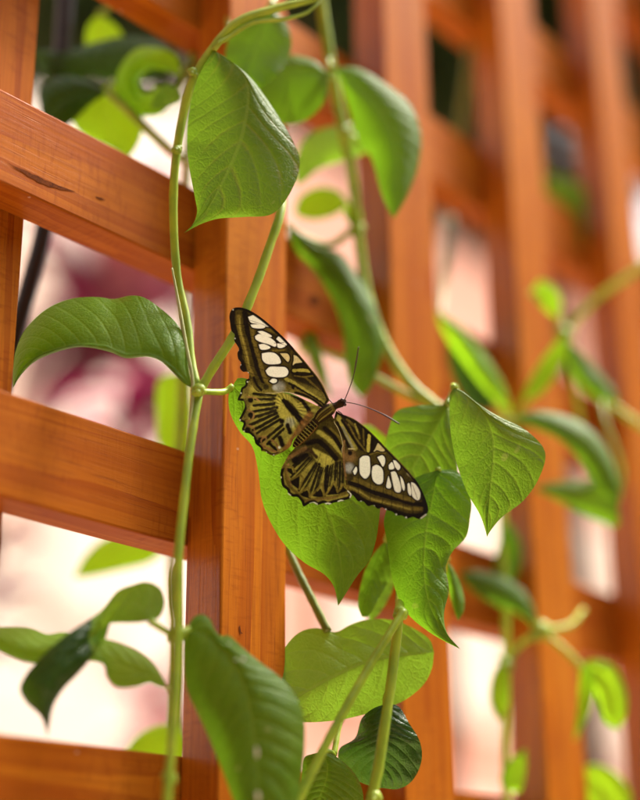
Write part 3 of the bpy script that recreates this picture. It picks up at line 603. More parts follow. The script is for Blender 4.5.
def vnoise(p, s, seed):
    r = np.random.default_rng(seed); g = r.random((64, 64)); q = p/s; i = np.floor(q).astype(int); f = q-i; f = f*f*(3-2*f)
    G = lambda a, b: g[a % 64, b % 64]
    return (G(i[:, 0], i[:, 1])*(1-f[:, 0]) + G(i[:, 0]+1, i[:, 1])*f[:, 0])*(1-f[:, 1]) + (G(i[:, 0], i[:, 1]+1)*(1-f[:, 0]) + G(i[:, 0]+1, i[:, 1]+1)*f[:, 0])*f[:, 1]
def sm(x): x = np.clip(x, 0, 1); return x*x*(3-2*x)
def densify(pts, n=260, closed=True):
    q = list(pts) + ([pts[0]] if closed else [])
    return spline(q, n)
WINGM, wt, wb = nodes('wing_scales')
at = N(wt, 'ShaderNodeAttribute', attribute_name='Col'); tcw = N(wt, 'ShaderNodeTexCoord')
wn_ = N(wt, 'ShaderNodeTexNoise', Scale=2600.0, Detail=2.0); wt.links.new(tcw.outputs['Object'], wn_.inputs['Vector'])
hsv = N(wt, 'ShaderNodeHueSaturation'); wt.links.new(at.outputs['Color'], hsv.inputs['Color'])
wt.links.new(math_(wt, 'ADD', math_(wt, 'MULTIPLY', wn_.outputs['Fac'], .4), .8), hsv.inputs['Value'])
wt.links.new(hsv.outputs[0], wb.inputs['Base Color']); wb.inputs['Roughness'].default_value = .55; wb.inputs['Specular IOR Level'].default_value = .2
wt.links.new(bump_(wt, wn_.outputs['Fac'], .25, .0002), wb.inputs['Normal'])

wtr = N(wt, 'ShaderNodeBsdfTranslucent'); wt.links.new(hsv.outputs[0], wtr.inputs['Color']); wmx = N(wt, 'ShaderNodeMixShader'); wmx.inputs[0].default_value = .22
wt.links.new(wb.outputs[0], wmx.inputs[1]); wt.links.new(wtr.outputs[0], wmx.inputs[2]); wt.links.new(wmx.outputs[0], wt.nodes['Material Output'].inputs[0])
def wing(name, outline, paint, dfun, label=None, step=.45):
    out = densify(outline, 420); lo, hi = out.min(0)-step, out.max(0)+step
    nx, ny = int((hi[0]-lo[0])/step)+2, int((hi[1]-lo[1])/step)+2
    gx, gy = np.meshgrid(lo[0]+np.arange(nx)*step, lo[1]+np.arange(ny)*step, indexing='ij')
    p = np.stack([gx.ravel(), gy.ravel()], 1); ins = inside(p, out)
    g = ins.reshape(nx, ny)
    cell = g[:-1, :-1] | g[1:, :-1] | g[:-1, 1:] | g[1:, 1:]
    idx = -np.ones(nx*ny, int); f = []
    ci, cj = np.nonzero(cell)
    quads = np.stack([ci*ny+cj, (ci+1)*ny+cj, (ci+1)*ny+cj+1, ci*ny+cj+1], 1)
    use = np.unique(quads); idx[use] = np.arange(len(use)); q = idx[quads]; pp = p[use].copy(); inn = ins[use]
    # pull the outer ring of vertices on to the outline
    o_i = np.nonzero(~inn)[0]
    for a in range(0, len(o_i), 500):
        ii = o_i[a:a+500]; dd = ((pp[ii, None, :]-out[None])**2).sum(2); pp[ii] = out[dd.argmin(1)]
    edge = np.full(len(pp), 1e9)
    for a in range(0, len(pp), 4000):
        edge[a:a+4000] = np.sqrt(((pp[a:a+4000, None, :]-out[None])**2).sum(2).min(1))
    C = np.tile(OL*.42, (len(pp), 1)); relief = np.zeros(len(pp))
    C, relief = paint(pp, C, edge, relief)
    nz = vnoise(pp, 1.3, 3)*.5 + vnoise(pp, 4.0, 5)*.5
    bright = np.clip(C.mean(1), 0, .8)[:, None]; C = C*(1 + (nz[:, None]-.5)*(.9 - bright))
    fleck = sm((vnoise(pp, .8, 21) - .55)/.2)*sm((vnoise(pp, 5, 8) - .3)/.3); C = C*(1 - (.45*fleck*(1 - np.clip(C.mean(1)*2, 0, 1)))[:, None])
    V = PN(pp[:, 0], pp[:, 1], dfun(pp[:, 0], pp[:, 1]) - relief*.001)
    me = mesh(name, V, [tuple(map(int, r)) for r in q])
    ca = me.color_attributes.new('Col', 'FLOAT_COLOR', 'POINT')
    ca.data.foreach_set('color', np.concatenate([C, np.ones((len(C), 1))], 1).ravel())
    o = link(name, me, WINGM, bf)
    if label: o['label'] = label
    return o
class Painter:
    def __init__(s, p, C, edge): s.p, s.C, s.e, s.rel = p, C, edge, np.zeros(len(p))
    def mixc(s, k, c): s.C = s.C*(1-k[:, None]) + np.asarray(c)*k[:, None]
    def line(s, pts, w, c, soft=.7, a=1.0, curve=True, taper=None):
        q = densify(pts, 30, False) if curve and len(pts) > 2 else pts
        wob = (vnoise(s.p, 2.2, 11)-.5)*.7
        s.mixc(a*sm((w/2 + soft/2 - line_dist(s.p, q) + wob*min(1, w/3))/soft), c)
    def poly(s, pts, c, soft=.7, a=1.0, grow=0.0, smooth=True):
        q = densify(pts, 60) if smooth else pts
        d = poly_dist(s.p, q); d = np.where(inside(s.p, q), d, -d)
        s.mixc(a*sm((d + grow + soft/2)/soft), c)
    def dot(s, x, y, r, c, soft=.8, a=1.0): s.mixc(a*sm((r + soft/2 - np.hypot(s.p[:, 0]-x, s.p[:, 1]-y))/soft), c)
    def cells(s, cells, ring=1.5):
        for c in cells: s.poly(c, DK, .9, 1, ring)
        for c in cells: s.poly(c, WH, .7, 1, 0)
    def margin(s, w, c, pts, soft=1.2):
        """colour a strip of width w along the part of the outline near the polyline pts"""
        near = sm((8 - line_dist(s.p, densify(pts, 60, False)))/3)
        s.mixc(near*sm((w - s.e + soft/2)/soft), c)

LF_OUT = cF((585, 535), (540, 440), (480, 360), (420, 288), (350, 210), (270, 135), (200, 80), (140, 47), (92, 39), (66, 48), (51, 78), (54, 125), (62, 165), (78, 185), (76, 215), (90, 240), (101, 260), (93, 285), (98, 315), (112, 335), (106, 362), (122, 382), (146, 384), (156, 398), (155, 415)) + [(252, 385), (257, 391), (263, 393.2), (274, 393.4), (286, 392.5), (297, 395), (310, 400), (323, 407)]
def paint_lf(p, C, e, rel):
    q = Painter(p, C, e)
    q.mixc(sm((p[:, 1]-380)/14)*.35*np.ones(len(p)), YO)
    # bands parallel to the outer margin
    q.line(cF((66, 60), (64, 120), (84, 190), (100, 250), (104, 310), (126, 370)), 6.5, DK, 1.5)
    q.line(cF((100, 90), (103, 150), (120, 215), (138, 285), (150, 345), (172, 400)), 4.2, OL*1.15, 1.5)
    q.line(cF((104, 100), (108, 160), (124, 220), (142, 290), (155, 350)), 1.2, YO, 1.4, .6)
    q.line(cF((132, 70), (142, 140), (163, 215), (184, 295), (202, 365), (232, 430)), 5.4, DK, 1.6)
    q.line(cF((165, 110), (180, 215), (205, 300), (222, 360), (240, 420), (262, 450)), 4.0, OL, 1.6)
    for a, b in (((80, 130), (170, 130)), ((90, 190), (185, 195)), ((105, 240), (205, 255)), ((115, 290), (215, 310)), ((125, 335), (235, 375)), ((150, 385), (250, 420))): q.line(cF(a, b), .7, DK, .8, .7)
    # dark field round the windows, then streaks of the disc
    q.line(cA((170, 110), (280, 230), (400, 290), (520, 400)), 3, DK, 2, .6)
    q.line(cA((320, 225), (420, 260)), 4, OL, 2, .9)
    q.poly(cE((70, 30), (150, 0), (300, 225), (220, 180), (80, 110)), DK, 2.5, .85)
    q.line(cE((160, 110), (230, 170), (295, 232)), 2.0, OL, 1.2, .8)
    q.line(cE((235, 160), (290, 220)), 1.0, BR, 1)
    q.line(cE((82, 72), (130, 62), (192, 72)), 5.4, DK, 1.2); q.line(cE((88, 68), (130, 64), (186, 70)), 3.0, YO*1.1, 1.0)
    q.line(cE((95, 100), (150, 108), (210, 100)), 1.6, OL, 1, .9); q.line(cE((90, 92), (150, 98), (205, 92)), 1.3, DK, .8)
    q.line(cE((40, 120), (110, 160), (200, 222), (320, 300)), 3.6, YO*.85, 1.6)
    q.line(cE((60, 150), (140, 195), (230, 250), (300, 300)), 2.6, DK, 1.2)
    q.line(cE((10, 170), (90, 190), (180, 235), (260, 285)), 3.2, OL*1.1, 1.4)
    q.line(cE((100, 210), (170, 232), (240, 275), (290, 320)), 2.8, DK, 1.4)
    q.dot(*cE((88, 172))[0], 2.6, DK, 1.5); q.dot(*cE((98, 180))[0], 1.0, OL, 1)
    q.dot(*cB((290, 135))[0], 2.8, DK, 2.2, .8); q.line(cB((170, 80), (190, 140), (240, 180)), 1.6, OL*1.2, 1.2); q.line(cB((190, 60), (215, 120), (250, 160)), 2.4, DK, 1.4)
    q.line(cB((120, 120), (140, 90), (170, 130), (220, 175)), 2.2, DK, 1.5)
    q.dot(*cB((395, 135))[0], 5, GY, 6, .55); q.dot(*cB((360, 140))[0], 2.4, GY*1.3, 3, .7)
    q.cells([cA((185, 135), (245, 120), (310, 165), (372, 213), (330, 212), (250, 190), (205, 178)), cA((205, 197), (260, 195), (322, 214), (308, 225), (240, 225), (215, 216)),
             cA((260, 252), (300, 249), (375, 290), (360, 297), (300, 280)), cA((241, 290), (270, 273), (330, 290), (380, 315), (410, 350), (404, 373), (350, 355), (270, 330), (245, 312)),
             cA((270, 357), (310, 352), (363, 380), (340, 394), (285, 394)), cA((410, 312), (430, 292), (495, 350), (490, 363), (440, 338)), cA((417, 348), (450, 352), (483, 367), (450, 384), (422, 378)),
             cA((295, 428), (350, 419), (400, 427), (438, 465), (445, 503), (400, 514), (330, 508), (301, 480)), cA((325, 566), (355, 537), (420, 534), (488, 542), (507, 575), (490, 608), (400, 617), (345, 600)),
             cB((316, 90), (340, 70), (374, 77), (373, 95), (345, 106))], 1.5)
    for c in (cA((440, 427), (500, 430), (517, 460), (505, 495), (480, 473)), cA((550, 440), (575, 450), (620, 495), (560, 508), (543, 522), (550, 480))): q.poly(c, DK, 1, 1, 1.4); q.poly(c, PY*1.1, .8)
    q.line(cA((395, 345), (470, 340)), .6, BR, .8, .8); q.line(cA((190, 160), (330, 205)), .6, BR, .8, .6)
    q.line(cA((385, 405), (470, 400)), 1.6, OL*1.2, 1.2, .9)
    q.margin(2.6, DK, cF((585, 535), (420, 288), (270, 135), (140, 47), (66, 48)))
    q.margin(.9, OL, cF((585, 535), (480, 360), (420, 288)), .8)
    for c in cF((70, 52), (80, 205), (97, 268), (110, 345), (150, 388)): q.dot(*c, .6, WH*.8, .8)
    q.margin(.7, PY*.8, [(272, 393.4), (286, 392.5), (297, 395), (312, 401)], .7)
    return q.C, (1 - np.exp(-e/3))*.15
LH_OUT = [(322, 408), (300, 398), (280, 392), (262, 388), (250, 378)] + cB((150, 68), (125, 85), (122, 120), (90, 145), (82, 185), (62, 240), (108, 250), (118, 290), (98, 345), (74, 402), (108, 425), (96, 475), (118, 498), (160, 512), (190, 545), (205, 590), (245, 625), (250, 645), (285, 655), (305, 672), (345, 685), (400, 668), (450, 640), (490, 602), (505, 560), (555, 505), (610, 440), (680, 370))
def paint_lh(p, C, e, rel):
    q = Painter(p, C, e)
    hub = np.array(cB((470, 300))[0]); ang = np.arctan2(p[:, 1]-hub[1], p[:, 0]-hub[0]); rad = np.hypot(p[:, 0]-hub[0], p[:, 1]-hub[1])
    q.mixc(sm((rad-8)/6)*.85, YO*.92)
    for a, b, w in (((365, 205), (190, 190), 1.9), ((360, 232), (200, 235), 1.8), ((355, 268), (190, 285), 2.0), ((358, 300), (180, 335), 2.0), ((365, 322), (170, 385), 2.2), ((372, 345), (160, 440), 2.3), ((385, 372), (185, 480), 2.3), ((400, 395), (215, 505), 2.0), ((420, 440), (250, 575), 2.2), ((430, 470), (300, 590), 2.0)):
        q.line(cB(a, b), w*1.35, DK, .8, .97); q.line(cB((a[0]-12, a[1]+14), ((a[0]*.25+b[0]*.75)+6, (a[1]*.25+b[1]*.75)+13)), .75, DK, .7, .85)
    q.line(cB((150, 110), (125, 200), (140, 300), (125, 380), (150, 470), (230, 560)), 5.5, BR*1.6, 4, .6)
    q.poly(cB((365, 222), (420, 225), (440, 280), (480, 345), (522, 400), (530, 440), (490, 462), (435, 420), (385, 335), (368, 280)), YO*1.05, 2)
    q.dot(*cB((480, 420))[0], 5, GY*.75, 5, .6); q.dot(*cB((375, 300))[0], 1.6, DK, 1.5); q.dot(*cB((415, 410))[0], 2.6, DK, 2)
    q.line(cB((435, 245), (470, 290), (520, 340), (570, 410)), 5.8, DK, 2)
    q.line(cB((430, 205), (500, 245), (560, 310), (620, 375)), 4.6, YO*.95, 2); q.line(cB((500, 195), (570, 240), (630, 320)), 4.5, DK, 2)
    q.line(cB((460, 440), (480, 500)), 4.2, DK, 2); q.line(cB((400, 540), (420, 600)), 5, DK, 2.2); q.line(cB((320, 590), (370, 640)), 3, DK, 1.5)
    q.poly(cB((300, 470), (350, 460), (330, 500), (250, 530), (240, 510)), OL*1.4, 2, .7)
    q.line(cB((640, 360), (560, 470), (505, 560), (450, 640)), 7, ORG, 3, .9); q.line(cB((600, 430), (520, 540)), 2, TAN, 2, .8)
    q.line(cB((330, 560), (370, 590), (390, 640)), 2.0, TAN, 1.2); q.line(cB((270, 610), (330, 640), (380, 660)), 2.2, TAN, 1.4)
    for x, y in ((165, 360), (140, 480), (165, 240), (245, 560), (215, 580)): q.dot(*cB((x, y))[0], 2.9, DK, 1.6)
    for l in (((140, 320), (190, 345), (180, 390), (130, 410)), ((130, 440), (185, 460), (200, 500)), ((140, 215), (200, 225), (230, 245)), ((230, 530), (290, 545), (270, 600))): q.line(cB(*l), 1.5, TAN, 1.1, .9)
    q.line(cB((270, 630), (250, 560), (290, 530)), 1.2, TAN, 1)
    q.margin(2.4, DK, cB((150, 68), (90, 145), (62, 240), (98, 345), (96, 475), (190, 545), (250, 640), (345, 685)))
    q.margin(1.3, OL, cB((300, 672), (345, 685), (400, 668)))
    for c in cB((88, 185), (140, 95), (80, 400), (112, 490), (185, 540), (290, 660), (350, 680)): q.dot(*c, .7, WH*.8, .8)
    q.dot(*cB((395, 620))[0], 1.3, WH*.8, 1.2)
    r = np.sin(ang*26)*.10*sm((rad-6)/8)
    return q.C, r
RF_OUT = [(336, 411), (341.7, 414), (353.4, 418.6), (364.4, 426.4), (373.8, 435), (380, 441.3)] + cD((335, 205), (420, 290), (500, 378), (560, 458), (600, 540), (624, 610), (626, 652), (600, 690), (560, 705), (520, 690), (480, 701), (440, 680), (405, 678), (370, 652), (330, 640), (300, 622), (270, 632), (235, 605), (200, 612), (165, 580), (130, 578), (105, 550), (82, 524), (50, 490), (38, 430), (25, 330), (12, 200)) + cE((400, 550), (385, 480), (365, 430), (345, 395))
def paint_rf(p, C, e, rel):
    q = Painter(p, C, e)
    q.line(cD((90, 530), (160, 585), (240, 610), (330, 640), (430, 680), (520, 695), (600, 680), (622, 640), (610, 560)), 8.5, DK, 1.6)
    q.line(cD((50, 475), (130, 505), (200, 552), (300, 580), (400, 605), (500, 632), (575, 632)), 3.8, OL*1.1, 1.4)
    q.line(cD((70, 478), (140, 510), (210, 555), (300, 584), (400, 608), (500, 635)), 1.1, YO, 1.2, .6)
    q.line(cD((70, 445), (140, 470), (220, 505), (320, 540), (420, 565), (500, 590), (590, 600)), 4.6, DK, 1.4)
    q.line(cD((70, 415), (150, 440), (230, 478), (330, 505), (440, 548), (520, 570)), 4.4, OL, 1.6)
    for a, b in (((130, 390), (130, 560)), ((218, 420), (215, 590)), ((312, 440), (300, 610)), ((370, 480), (365, 640)), ((450, 500), (450, 670)), ((505, 540), (520, 670))): q.line(cD(a, b), .8, DK, .8, .7)
    q.poly(cE((395, 350), (470, 380), (560, 445), (640, 520), (620, 580), (560, 600), (500, 560), (420, 430)), DK, 2.5, .85)
    q.line(cE((430, 380), (490, 440), (510, 500)), 2.2, OL, 1.4, .9); q.line(cE((480, 410), (500, 470)), 1.6, YO, 1.2, .7); q.line(cE((420, 400), (480, 490), (520, 560)), 1.2, BR*1.5, 1)
    q.line(cE((350, 320), (385, 390), (430, 480), (480, 565)), 4.6, YO*.8, 1.6); q.line(cE((400, 430), (440, 510), (465, 560)), 2.2, GY*.55, 1.5, .6)
    q.line(cE((365, 400), (400, 470), (440, 560), (450, 620)), 2.8, DK, 1.4); q.line(cE((395, 385), (450, 470), (520, 570)), 2.6, DK, 1.2)
    q.line(cD((60, 30), (120, 140), (190, 230)), 1.6, OL*1.2, 1.2, .9)
    q.line(cD((205, 100), (203, 225)), 5.6, DK, 1); q.line(cD((208, 110), (203, 160), (200, 220)), 3.3, YO*1.25, .9)
    q.line(cD((165, 60), (170, 180)), 1.4, OL, 1, .9); q.line(cD((235, 140), (225, 230)), 2.6, DK, 1.2)
    q.line(cD((215, 245), (260, 230), (320, 235)), 1.4, OL*1.2, 1, .9)
    c = cD((268, 165), (285, 167), (318, 218), (295, 224), (262, 214), (240, 226), (255, 195)); q.poly(c, DK, 1, 1, 1.3); q.poly(c, PY, .8)
    q.dot(*cD((70, 260))[0], 6, TAN*1.2, 8, .5); q.dot(*cD((65, 340))[0], 4.5, GY*1.2, 5, .75); q.line(cD((62, 205), (105, 205)), 1.2, PY, 1, .9); q.dot(*cD((72, 235))[0], 2.4, DK, 2)
    q.dot(*cD((75, 410))[0], 3, DK, 2.5, .8); q.line(cD((30, 150), (25, 250), (40, 420)), 2.0, TAN*.9, 1.4, .8)
    q.cells([cD((140, 275), (165, 256), (205, 259), (213, 300), (209, 388), (180, 417), (146, 388), (138, 330)), cD((231, 332), (260, 319), (299, 346), (308, 400), (299, 449), (270, 457), (236, 430), (226, 380)),
             cD((265, 264), (300, 251), (318, 268), (318, 310), (305, 331), (285, 300)), cD((345, 397), (364, 470), (355, 486), (331, 480), (336, 430)), cD((361, 371), (390, 366), (410, 400), (434, 490), (425, 514), (395, 509), (376, 450)),
             cD((427, 397), (445, 420), (461, 480), (454, 503), (441, 480)), cD((346, 322), (369, 300), (384, 345), (351, 350)), cD((377, 286), (400, 290), (429, 335), (414, 356), (393, 335)),
             cD((479, 457), (490, 447), (507, 520), (500, 538), (486, 520)), cD((506, 442), (530, 452), (569, 510), (565, 563), (550, 570), (516, 545), (509, 500)), cD((91, 365), (115, 332), (122, 360), (105, 389))], 1.4)
    q.line(cD((505, 400), (480, 380)), 2.0, PY*.9, 2, .6); q.line(cD((515, 460), (550, 560)), .6, BR, .7, .7)
    q.margin(2.4, DK, [(336, 411), (364, 426)] + cD((335, 205), (500, 378), (600, 540), (626, 652)))
    q.margin(.8, OL*1.1, [(353, 418.6), (373.8, 435)] + cD((420, 290), (500, 378)), .8)
    for x, y in ((150, 580), (242, 612), (325, 636), (400, 672), (470, 693)): q.dot(*cD((x, y))[0], .8, WH*.85, .8)
    q.line(cD((575, 700), (612, 672)), 1.1, WH*.9, .9)
    q.margin(.7, PY*.8, cE((400, 550), (385, 480), (365, 430)), .7)
    return q.C, (1 - np.exp(-e/3))*.15
RH_OUT = [(330, 412), (322, 417), (313, 427), (306, 435), (300, 441)] + cC((170, 205), (135, 245), (110, 290), (85, 335), (74, 378), (77, 415), (88, 470), (122, 500), (130, 525), (160, 545), (195, 548), (222, 580), (238, 616), (270, 600), (305, 588), (340, 604), (380, 592), (412, 602), (450, 590), (495, 580), (530, 570), (560, 562), (585, 532), (566, 500), (560, 440), (560, 330), (530, 180), (480, 40))
def paint_rh(p, C, e, rel):
    q = Painter(p, C, e)
    q.mixc(sm((p[:, 1]-458)/10)*.8, YO*1.0)
    for a, b, w in (((280, 265), (150, 405), 1.6), ((300, 275), (170, 420), 1.2), ((325, 310), (205, 500), 2.4), ((335, 325), (235, 510), 1.4), ((350, 335), (275, 545), 2.2), ((365, 340), (310, 535), 1.6), ((378, 342), (325, 520), 1.3), ((400, 340), (385, 545), 2.4), ((412, 335), (392, 500), 1.2), ((432, 320), (398, 520), 2.0), ((448, 312), (425, 470), 1.3), ((468, 302), (462, 440), 2.0), ((482, 300), (478, 470), 1.2), ((500, 300), (490, 520), 2.2), ((520, 310), (515, 500), 2.0), ((260, 250), (170, 330), 3.5), ((240, 240), (180, 290), 3.0)):
        q.line(cC(a, b), w*1.2, DK, .8, .97); q.line(cC((a[0]+11, a[1]+6), ((a[0]*.2+b[0]*.8)+10, (a[1]*.2+b[1]*.8))), .7, DK, .7, .8)
    q.poly(cC((305, 200), (360, 225), (460, 288), (440, 312), (400, 330), (345, 305), (300, 235)), YO*1.1, 2.4)
    for a, b in (((335, 310), (360, 240)), ((395, 325), (400, 260)), ((440, 300), (445, 275))): q.line(cC(a, b), .7, DK, .8, .6)
    q.dot(*cC((410, 328))[0], 1.4, DK, 1.2); q.dot(*cC((350, 315))[0], 1.6, DK, 1.6)
    q.line(cC((270, 165), (340, 150), (400, 195), (470, 275)), 5.5, DK, 2.2); q.line(cC((200, 235), (280, 215), (330, 265)), 3.6, BR, 2)
    q.line(cC((345, 85), (410, 130), (470, 190), (520, 250)), 4.6, YO*.9, 2); q.line(cC((390, 60), (450, 110), (515, 215)), 4.8, DK, 2); q.line(cC((430, 60), (480, 110), (515, 170)), 2.4, OL*1.1, 1.6)
    q.dot(*cC((180, 285))[0], 4.0, DK, 2.5); q.line(cC((130, 270), (180, 240), (250, 200)), 3.4, TAN*.8, 2.4, .9)
    # arrowheads near the edge
    for v in (((140, 438), (205, 405), (202, 485)), ((215, 530), (262, 505), (285, 555)), ((318, 538), (357, 495), (382, 548)), ((410, 528), (450, 465), (478, 522)), ((495, 520), (520, 480), (545, 505)), ((110, 345), (150, 350), (160, 385))):
        q.poly(cC(*v), DK, 1.0, 1, .9, False)
    for v in (((150, 425), (215, 388), (237, 415), (207, 492)), ((215, 515), (272, 478), (285, 545)), ((282, 545), (340, 490), (372, 450), (384, 535)), ((398, 530), (440, 465), (462, 438), (480, 512)), ((490, 505), (520, 455), (545, 480)), ((110, 325), (160, 335), (180, 370))):
        q.line(cC(*v), 1.8, OL*1.4, 1.0, .95, False)
    q.line(cC((100, 315), (112, 390), (140, 470), (190, 515), (245, 570), (350, 560), (470, 545), (545, 515)), 3.2, OL*1.1, 1.5)
    q.line(cC((115, 330), (125, 395), (155, 470)), 1.6, TAN, 1.5, .7); q.line(cC((250, 575), (350, 565), (470, 550)), 1.3, TAN*.9, 1.4, .6)
    q.margin(3.0, DK, cC((74, 378), (88, 470), (160, 545), (238, 616), (340, 604), (450, 590), (560, 562), (585, 532)))
    q.line(cC((110, 290), (85, 340)), 1.8, TAN, 1.4, .8)
    for l in (((112, 498), (125, 520), (145, 535)), ((285, 595), (310, 588), (335, 598)), ((390, 598), (412, 592), (435, 600)), ((485, 580), (505, 572), (522, 575)), ((555, 505), (575, 530), (570, 550))): q.line(cC(*l), 1.3, WH*.95, .8)
    q.dot(*cC((76, 408))[0], 1.0, WH*.9, .8); q.dot(*cC((130, 318))[0], 1.3, TAN*1.5, 1)
    hub = np.array(cC((430, 150))[0]); ang = np.arctan2(p[:, 1]-hub[1], p[:, 0]-hub[0]); rad = np.hypot(p[:, 0]-hub[0], p[:, 1]-hub[1])
    return q.C, np.sin(ang*30)*.10*sm((rad-18)/8)
def plane(k, lift):
    ux, uy = -.76, .65                                             # towards abdomen, in pixels
    def f(x, y):
        side = (x-328)*uy - (y-409)*ux                             # signed distance from the body axis
        return BFD + (.02*(x-328) - .045*(y-409))*.001 - lift*.001 + (np.abs(side)*.018 - (np.abs(side)/60)**2*1.4 + k*np.sin(np.abs(side)/14)*.15)*.001
    return f
wing('hindwing', LH_OUT, paint_lh, plane(1, -.35)); wing('hindwing', RH_OUT, paint_rh, plane(1, -.30))
wing('forewing', LF_OUT, paint_lf, plane(0, .55)); wing('forewing', RF_OUT, paint_rf, plane(0, .55))

# body: one mesh, revolved along its axis, with hair-fine colour bands
BODYM, bt, bb = nodes('butterfly_body')
at = N(bt, 'ShaderNodeAttribute', attribute_name='Col'); bt.links.new(at.outputs['Color'], bb.inputs['Base Color']); bb.inputs['Roughness'].default_value = .8; bb.inputs['Specular IOR Level'].default_value = .1
tcb = N(bt, 'ShaderNodeTexCoord'); bn = N(bt, 'ShaderNodeTexNoise', Scale=2500.0, Detail=3.0); bt.links.new(tcb.outputs['Object'], bn.inputs['Vector']); bt.links.new(bump_(bt, bn.outputs['Fac'], .7, .0004), bb.inputs['Normal'])
axis = [(346.2, 400.2), (344, 401.3), (341, 403.2), (338, 404.8), (335, 406), (331, 408.5), (326, 412), (321, 416), (317, 420.5), (311, 427), (305, 434), (299, 440.5), (294.5, 445.5), (293, 447)]
rads = [.3, 2.8, 4.0, 3.4, 3.4, 5.6, 6.4, 5.8, 4.2, 5.0, 4.8, 4.0, 2.4, .4]
nb = 130; ap = spline([(x, y, r) for (x, y), r in zip(axis, rads)], nb); sg = 28
V = []; CC = []; Fc = []
for i in range(nb):
    a, b = ap[max(i-1, 0)], ap[min(i+1, nb-1)]; tx_, ty_ = b[0]-a[0], b[1]-a[1]; L = math.hypot(tx_, ty_); nx_, ny_ = -ty_/L, tx_/L
    t = i/(nb-1); dd = BFD + (.02*(ap[i, 0]-328) - .045*(ap[i, 1]-409))*.001
    for k in range(sg):
        an = 2*math.pi*k/sg; r = ap[i, 2]*(1 + .05*math.sin(i*1.7+k*2.3))
        x, y = ap[i, 0] + nx_*math.cos(an)*r, ap[i, 1] + ny_*math.cos(an)*r
        V.append(P(x, y, dd - (math.sin(an)*r*.8*.31 + .35)*.001))
        lat = math.cos(an)
        c = DK*1.3 + BR*.5
        if .08 < t < .14: c = BR
        if .20 < t < .235: c = OL
        if .24 < t < .50:
            if abs(abs(lat)-.50) < .12: c = YO*.7
            elif abs(lat) < .05: c = OL*.6
        if t > .55:
            c = YO*.8 if (t*22) % 1 < .26 and abs(lat) < .9 else DK*1.5
            if abs(lat) > .8: c = ORG*.8
        CC.append((*c, 1))
for i in range(nb-1):
    for k in range(sg): Fc.append((i*sg+k, i*sg+(k+1) % sg, (i+1)*sg+(k+1) % sg, (i+1)*sg+k))
Fc.append(tuple(range(sg))[::-1]); Fc.append(tuple((nb-1)*sg+k for k in range(sg)))
me = mesh('body', V, Fc); ca = me.color_attributes.new('Col', 'FLOAT_COLOR', 'POINT'); ca.data.foreach_set('color', np.array(CC).ravel())
link('body', me, BODYM, bf)
# short hairs on thorax and abdomen
hr = random.Random(6); hv = []; hf = []; hc = []
mid = Vector(V[int(nb*.36)*sg])
for q_ in range(900):
    i_ = hr.randrange(int(nb*.10), int(nb*.95)); k_ = hr.randrange(0, sg); p0 = Vector(V[i_*sg+k_])
    ctr = sum((Vector(V[i_*sg+z]) for z in range(0, sg, 4)), Vector((0, 0, 0)))/len(range(0, sg, 4))
    od = (p0-ctr).normalized(); bk = (Vector(V[min(i_+6, nb-1)*sg+k_]) - p0).normalized()
    tp = p0 + (od*.5 + bk*.8 + Vector((hr.uniform(-.4, .4), hr.uniform(-.4, .4), hr.uniform(-.4, .4))))*hr.uniform(.0004, .0011)
    sdv = od.cross(bk).normalized()*.00004; o_ = len(hv); hv += [p0-sdv, p0+sdv, tp]; hf.append((o_, o_+1, o_+2)); c = CC[i_*sg+k_]; c2 = tuple(min(1, x*1.5+.01) for x in c[:3]); hc += [(*c2, 1)]*3
hme = mesh('hair', hv, hf, False); ca = hme.color_attributes.new('Col', 'FLOAT_COLOR', 'POINT'); ca.data.foreach_set('color', np.array(hc).ravel())
link('hair', hme, BODYM, bf)['kind'] = 'stuff'
FEEL = plain('antenna_brown', (0.05, 0.022, 0.012), .5)
link('antenna', tube_mesh('antenna', pxpath([(344, 401.5, BFD-.0006), (348, 392, BFD-.002), (353, 378, BFD-.004), (356, 363, BFD-.006), (358.5, 347, BFD-.008)]), [.00016, .00015, .00016, .00026, .0002], 40, 8), FEEL, bf)
link('antenna', tube_mesh('antenna', pxpath([(345, 402, BFD-.0006), (356, 404, BFD-.002), (370, 408.5, BFD-.003), (386, 416, BFD-.005), (399.5, 424, BFD-.006)]), [.00016, .00015, .00016, .00026, .0002], 40, 8), FEEL, bf)
EYE = plain('compound_eye', (0.03, 0.012, 0.008), .2)
for ex, ey in ((341.8, 400.0), (344.8, 404.6)):
    bm = bmesh.new(); bmesh.ops.create_icosphere(bm, subdivisions=3, radius=.00055, matrix=Matrix.Translation(P(ex, ey, BFD-.0006)))
    for fc in bm.faces: fc.smooth = True
    bm_obj('eye', bm, EYE, bf)
for (ax, ay), (kx, ky), (fx, fy) in (((333, 404), (328, 399), (322, 402)), ((338, 411), (342, 414), (343, 422)), ((327, 409), (318, 406), (312, 410)), ((331, 415), (334, 422), (332, 430)), ((322, 414), (312, 414), (306, 420)), ((326, 420), (326, 428), (322, 436))):
    link('leg', tube_mesh('leg', [P(ax, ay, BFD+.0008), P(kx, ky, BFD+.0020), P(fx, fy, BFD+.0055)], [.00018, .00014], 12, 6), FEEL, bf)

# ------------------------------------------------------------------ bird droppings on the large lower leaf, flower-red shrub, tree
def speck(x, y, w, h, d, par):
    n = 12; pts = [(x + w*math.cos(2*math.pi*k/n)*(1+.25*math.sin(k*2.1)), y + h*math.sin(2*math.pi*k/n)*(1+.2*math.cos(k*1.7))) for k in range(n)]
    v = [P(a, b, d) for a, b in pts] + [P(x, y, d-.0005)]
    return link('dropping', mesh('dropping', v, [(k, (k+1) % n, n) for k in range(n)]), DROP, par)

